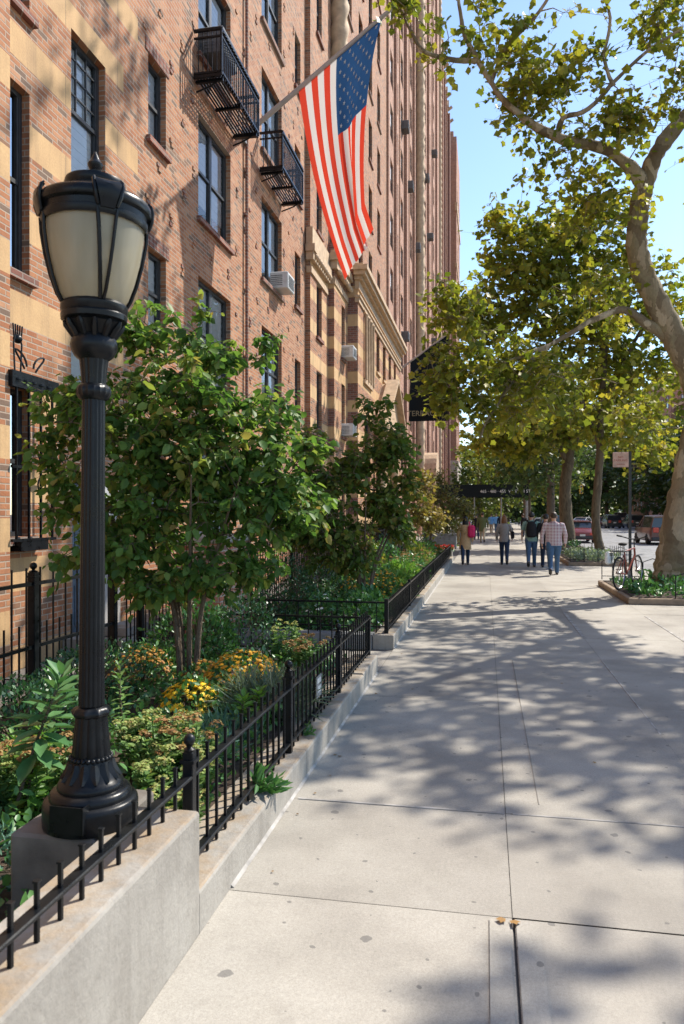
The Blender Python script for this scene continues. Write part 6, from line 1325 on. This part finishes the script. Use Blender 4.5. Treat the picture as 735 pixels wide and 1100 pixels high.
# ------------------------------------------------------------------ cars
def carpaint(name, col):
    n = NT(name); f = n.noise(n.coord(), 4, 4); a = lin(col)[:3]
    return n.done(n.bsdf(n.ramp(f, [(.3, tuple(v * .9 for v in a)), (.7, a)]), .32, .2, .5, Coat_Weight=.6, Coat_Roughness=.06))
for n_, c_ in dict(maroon=(.16, .012, .018), white=(.68, .69, .70), dark=(.018, .02, .024), beige=(.32, .28, .22), silver=(.45, .47, .5), brown=(.10, .03, .025), bluep=(.08, .16, .28), yellowp=(.7, .38, .02)).items(): M['car_' + n_] = carpaint('car_' + n_, c_)
def lampmat(name, col): n = NT(name); return n.done(n.bsdf(col, .15, 0, .6, Coat_Weight=.5))
M['tail'] = lampmat('tail_light_red', (.5, .02, .01)); M['head'] = lampmat('head_light', (.75, .75, .72))
CARS = dict(sedan=(4.6, 1.78, [(-2.3, .62, 0, .86, .8), (-2.2, .72, 0, .98, .85), (-1.55, .93, 0, 1.0, .9), (-1.0, .92, 1.40, 1.0, .9), (.15, .90, 1.44, 1.0, .9), (.95, .90, 0, .99, .9), (1.9, .80, 0, .93, .85), (2.3, .58, 0, .80, .8)]),
            suv=(4.6, 1.88, [(-2.3, .95, 0, .9, .8), (-2.22, 1.02, 0, .98, .9), (-2.1, 1.03, 1.70, 1.0, .9), (.2, 1.02, 1.76, 1.0, .9), (1.0, 1.02, 0, 1.0, .9), (2.0, .95, 0, .95, .85), (2.3, .68, 0, .82, .8)]),
            van=(5.2, 1.95, [(-2.6, 1.1, 0, .95, .8), (-2.55, 1.15, 2.1, 1.0, .9), (1.4, 1.15, 2.1, 1.0, .9), (2.0, 1.12, 0, .97, .85), (2.6, .75, 0, .88, .8)]))
def car(kind, label, loc, rz, paint, group='cars on the street'):
    L_, W_, st = CARS[kind]; hw = W_ / 2; t = thing('car' if kind != 'van' else 'van', label, 'car' if kind != 'van' else 'van', loc, rz, group)
    m = MB(); rings = []
    for y, belt, top, wf, _ in st:
        w_ = hw * wf; rings.append([(w_ * .92, y, .22), (w_, y, .45), (w_, y, belt * .8), (w_ * .95, y, belt), (0, y, belt + .03), (-w_ * .95, y, belt), (-w_, y, belt * .8), (-w_, y, .45), (-w_ * .92, y, .22)])
    m.loft(rings); m.build('body', M[paint], t, True)
    cab = [(y, b_, tp, wf) for y, b_, tp, wf, _ in st if tp]; g = MB(); r_ = MB(); ys = [q[0] for q in cab]
    front = next(y for y, b_, tp, wf, _ in st if y > ys[-1]); rear = max(y for y, b_, tp, wf, _ in st if y < ys[0])
    bl_ = cab[0][1]
    def cr(y, z0, z1, w0, w1): return [(w0, y, z0), (w1, y, z1), (-w1, y, z1), (-w0, y, z0)]
    rr = [cr(rear + .05, bl_, bl_ + .02, hw * .9, hw * .86)] + [cr(y, b_, tp - .06, hw * .93, hw * .74) for y, b_, tp, wf in cab] + [cr(front, cab[-1][1], cab[-1][1] + .02, hw * .9, hw * .86)]
    g.loft(rr, 0, False); g.build('windows', M['dglass'], t, True)
    r_.loft([[(hw * .75, y, tp - .08), (hw * .7, y, tp - .02), (0, y, tp + .02), (-hw * .7, y, tp - .02), (-hw * .75, y, tp - .08)] for y, b_, tp, wf in [(cab[0][0] - .1,) + cab[0][1:]] + cab + [(cab[-1][0] + .12,) + cab[-1][1:]]])
    for s in (-1, 1):
        for (y, b_, tp, wf) in cab: r_.bar((s * hw * .945, y, b_), (s * hw * .755, y, tp - .07), .06, .05)
        r_.bar((s * hw * .925, rear + .05, bl_ + .01), (s * hw * .755, cab[0][0], cab[0][2] - .07), .07, .05); r_.bar((s * hw * .925, front, cab[-1][1] + .01), (s * hw * .755, cab[-1][0], cab[-1][2] - .07), .06, .05)
    r_.build('roof', M[paint], t, True)
    for s in (-1, 1):
        for y in (-L_ * .30, L_ * .31):
            m = MB(); m.lathe([(.17, -.11), (.31, -.11), (.34, -.07), (.34, .07), (.31, .11), (.17, .11)], n=20); m.v = [(s * (hw - .1) + p[2], y + p[0], .34 + p[1]) for p in m.v]; wo = m.build('wheel', M['rubber'], t, True)
            m = MB(); m.lathe([(.0, -.08), (.2, -.085), (.2, .085), (0, .08)], n=14); m.v = [(s * (hw - .095) + p[2], y + p[0], .34 + p[1]) for p in m.v]; m.build('rim', M['chrome'], wo, True)
        b0 = st[0][1]; m = MB(); m.box((s * hw * .66, -L_ / 2 - .005 + .03, b0 * .93), (hw * .34, .1, .15 if kind == 'sedan' else .3), 0, bev=.02); m.build('tail_light', M['tail'], t, True)
        b1 = st[-1][1]; m = MB(); m.box((s * hw * .60, L_ / 2 - .03, b1 * .95), (hw * .34, .1, .13), 0, bev=.02); m.build('headlight', M['head'], t, True)
        m = MB(); m.box((s * (hw + .06), cab[-1][0] + .45, cab[-1][1] + .05), (.16, .09, .11), 0, bev=.02); m.build('side_mirror', M[paint], t, True)
    m = MB(); m.box((0, -L_ / 2 + .04, .36), (W_ * .93, .16, .2), 0, bev=.04); m.box((0, L_ / 2 - .04, .34), (W_ * .9, .16, .2), 0, bev=.04); m.build('bumper', M['steel_frame'], t, True)
    m = MB(); m.box((0, -L_ / 2 - .012, st[0][1] * .78), (.32, .02, .15)); m.build('plate', M['white_paint'], t, True)
    return t
RZ = -.14
def gr(x, y): p = onground(x, y, RZ); return (p.x, p.y, RZ)
car('sedan', 'maroon sedan parked at the kerb behind the thick pale tree trunk', (5.95, 51, RZ), 0, 'car_maroon')
car('sedan', 'white sedan driving toward the camera in the middle of the street', gr(625, 568), PI - .5, 'car_white')
car('suv', 'second pale car just beyond the white sedan', gr(606, 563), PI - .1, 'car_silver')
car('suv', 'dark car stopped in traffic with red tail lights, left one of the pair', gr(655, 567.5), .12, 'car_dark')
car('suv', 'dark car stopped in traffic with red tail lights, right one of the pair', gr(680, 567.5), .05, 'car_dark')
car('van', 'beige van standing behind the two dark cars', gr(666, 563), 0, 'car_beige')
car('sedan', 'small dark red car left of the two dark cars', gr(645.5, 567), 0, 'car_maroon')
car('suv', 'red brown sport utility car seen from behind beside the big plane trunk', gr(706, 584), .03, 'car_brown')
car('sedan', 'white car parked across the street beyond the red brown one', gr(722, 573), 0, 'car_white')
car('suv', 'blue car parked at the kerb close to the canopy end', (5.95, 73, RZ), 0, 'car_bluep')
car('sedan', 'white car parked at the kerb farthest beyond the canopy', (5.95, 84, RZ), 0, 'car_white')
tl = thing('traffic_light', 'yellow traffic light on a mast over the far end of the street', 'traffic light', (6.0, 108, 0))
m = MB(); m.tube([(0, 0, 0), (0, 0, 5.6)], [.12, .09], 10); m.tube([(0, 0, 5.4), (4, 0, 5.9), (7.0, 0, 5.9)], [.07, .05, .04], 8); m.build('mast', M['galv'], tl, True)
for x in (7.0, 4.6):
    m = MB(); m.box((x, -.1, 5.1), (.5, .4, 1.25), 0, bev=.05); hd_ = m.build('signal_head', M['car_yellowp'], tl, True); m = MB()
    for z in (4.72, 5.1, 5.48): m.lathe([(.15, 0), (.13, .02), (0, .03)], n=12); m.v[-36:] = [(x + p[0], -.31 - p[2], z + p[1]) for p in m.v[-36:]]
    m.build('lens', M['dglass'], hd_, True)
# ------------------------------------------------------------------ buildings across the street and at its end
def simple_block(label, x, y0, y1, h, mat, depth=14):
    T = thing('street_building', label, 'building', (x + depth / 2, (y0 + y1) / 2, 0), 0, 'buildings across the street'); m = MB(); m.box((x + depth / 2, (y0 + y1) / 2, h / 2 - .1), (depth, y1 - y0, h)); m.box((x + depth / 2, (y0 + y1) / 2, h + .2), (depth + .5, y1 - y0 + .3, .5), 1); m.build('wall', [mat, M['trim']], T)
    wm = far_window_mesh(1.2, 1.8); first = None
    for yc in np.arange(y0 + 2, y1 - 1, 3.2):
        for zc in np.arange(3, h - 2, 3.1):
            if first is None: first = wm.build('window', [M['steel_frame'], M['fglass'], M['blind']], T, True); o = first
            else: o = bpy.data.objects.new('window', first.data); COL.objects.link(o); o.parent = T
            o.rotation_euler = (0, 0, PI); o.location = (-depth / 2 - .01, yc - (y0 + y1) / 2, zc)
        for k in range(1):
            pass
    for xc in np.arange(x + 2, x + depth - 1, 3.2):
        for zc in np.arange(3, h - 2, 3.1):
            o = bpy.data.objects.new('window', first.data); COL.objects.link(o); o.parent = T; o.rotation_euler = (0, 0, -PI / 2); o.location = (xc - x - depth / 2, -(y1 - y0) / 2 - .01, zc)
    return T
simple_block('dark brick building across the street behind the dark trees, nearest', 27, 72, 92, 19, M['brick_dark'])
simple_block('brown brick building across the street behind the two dark cars', 27, 93, 116, 17, M['brick_dark'])
simple_block('brown brick building across the street farthest along', 27, 118, 150, 23, M['brick_red'])
fb = thing('distant_tower', 'hazy pale tower at the far end of the street above the traffic', 'building', (14, 380, 0), 0); m = MB(); m.box((14, 380, 20), (26, 16, 40)); m.box((10, 378, 30), (10, 12, 60))
m.build('wall', M['pale_stone'], fb)
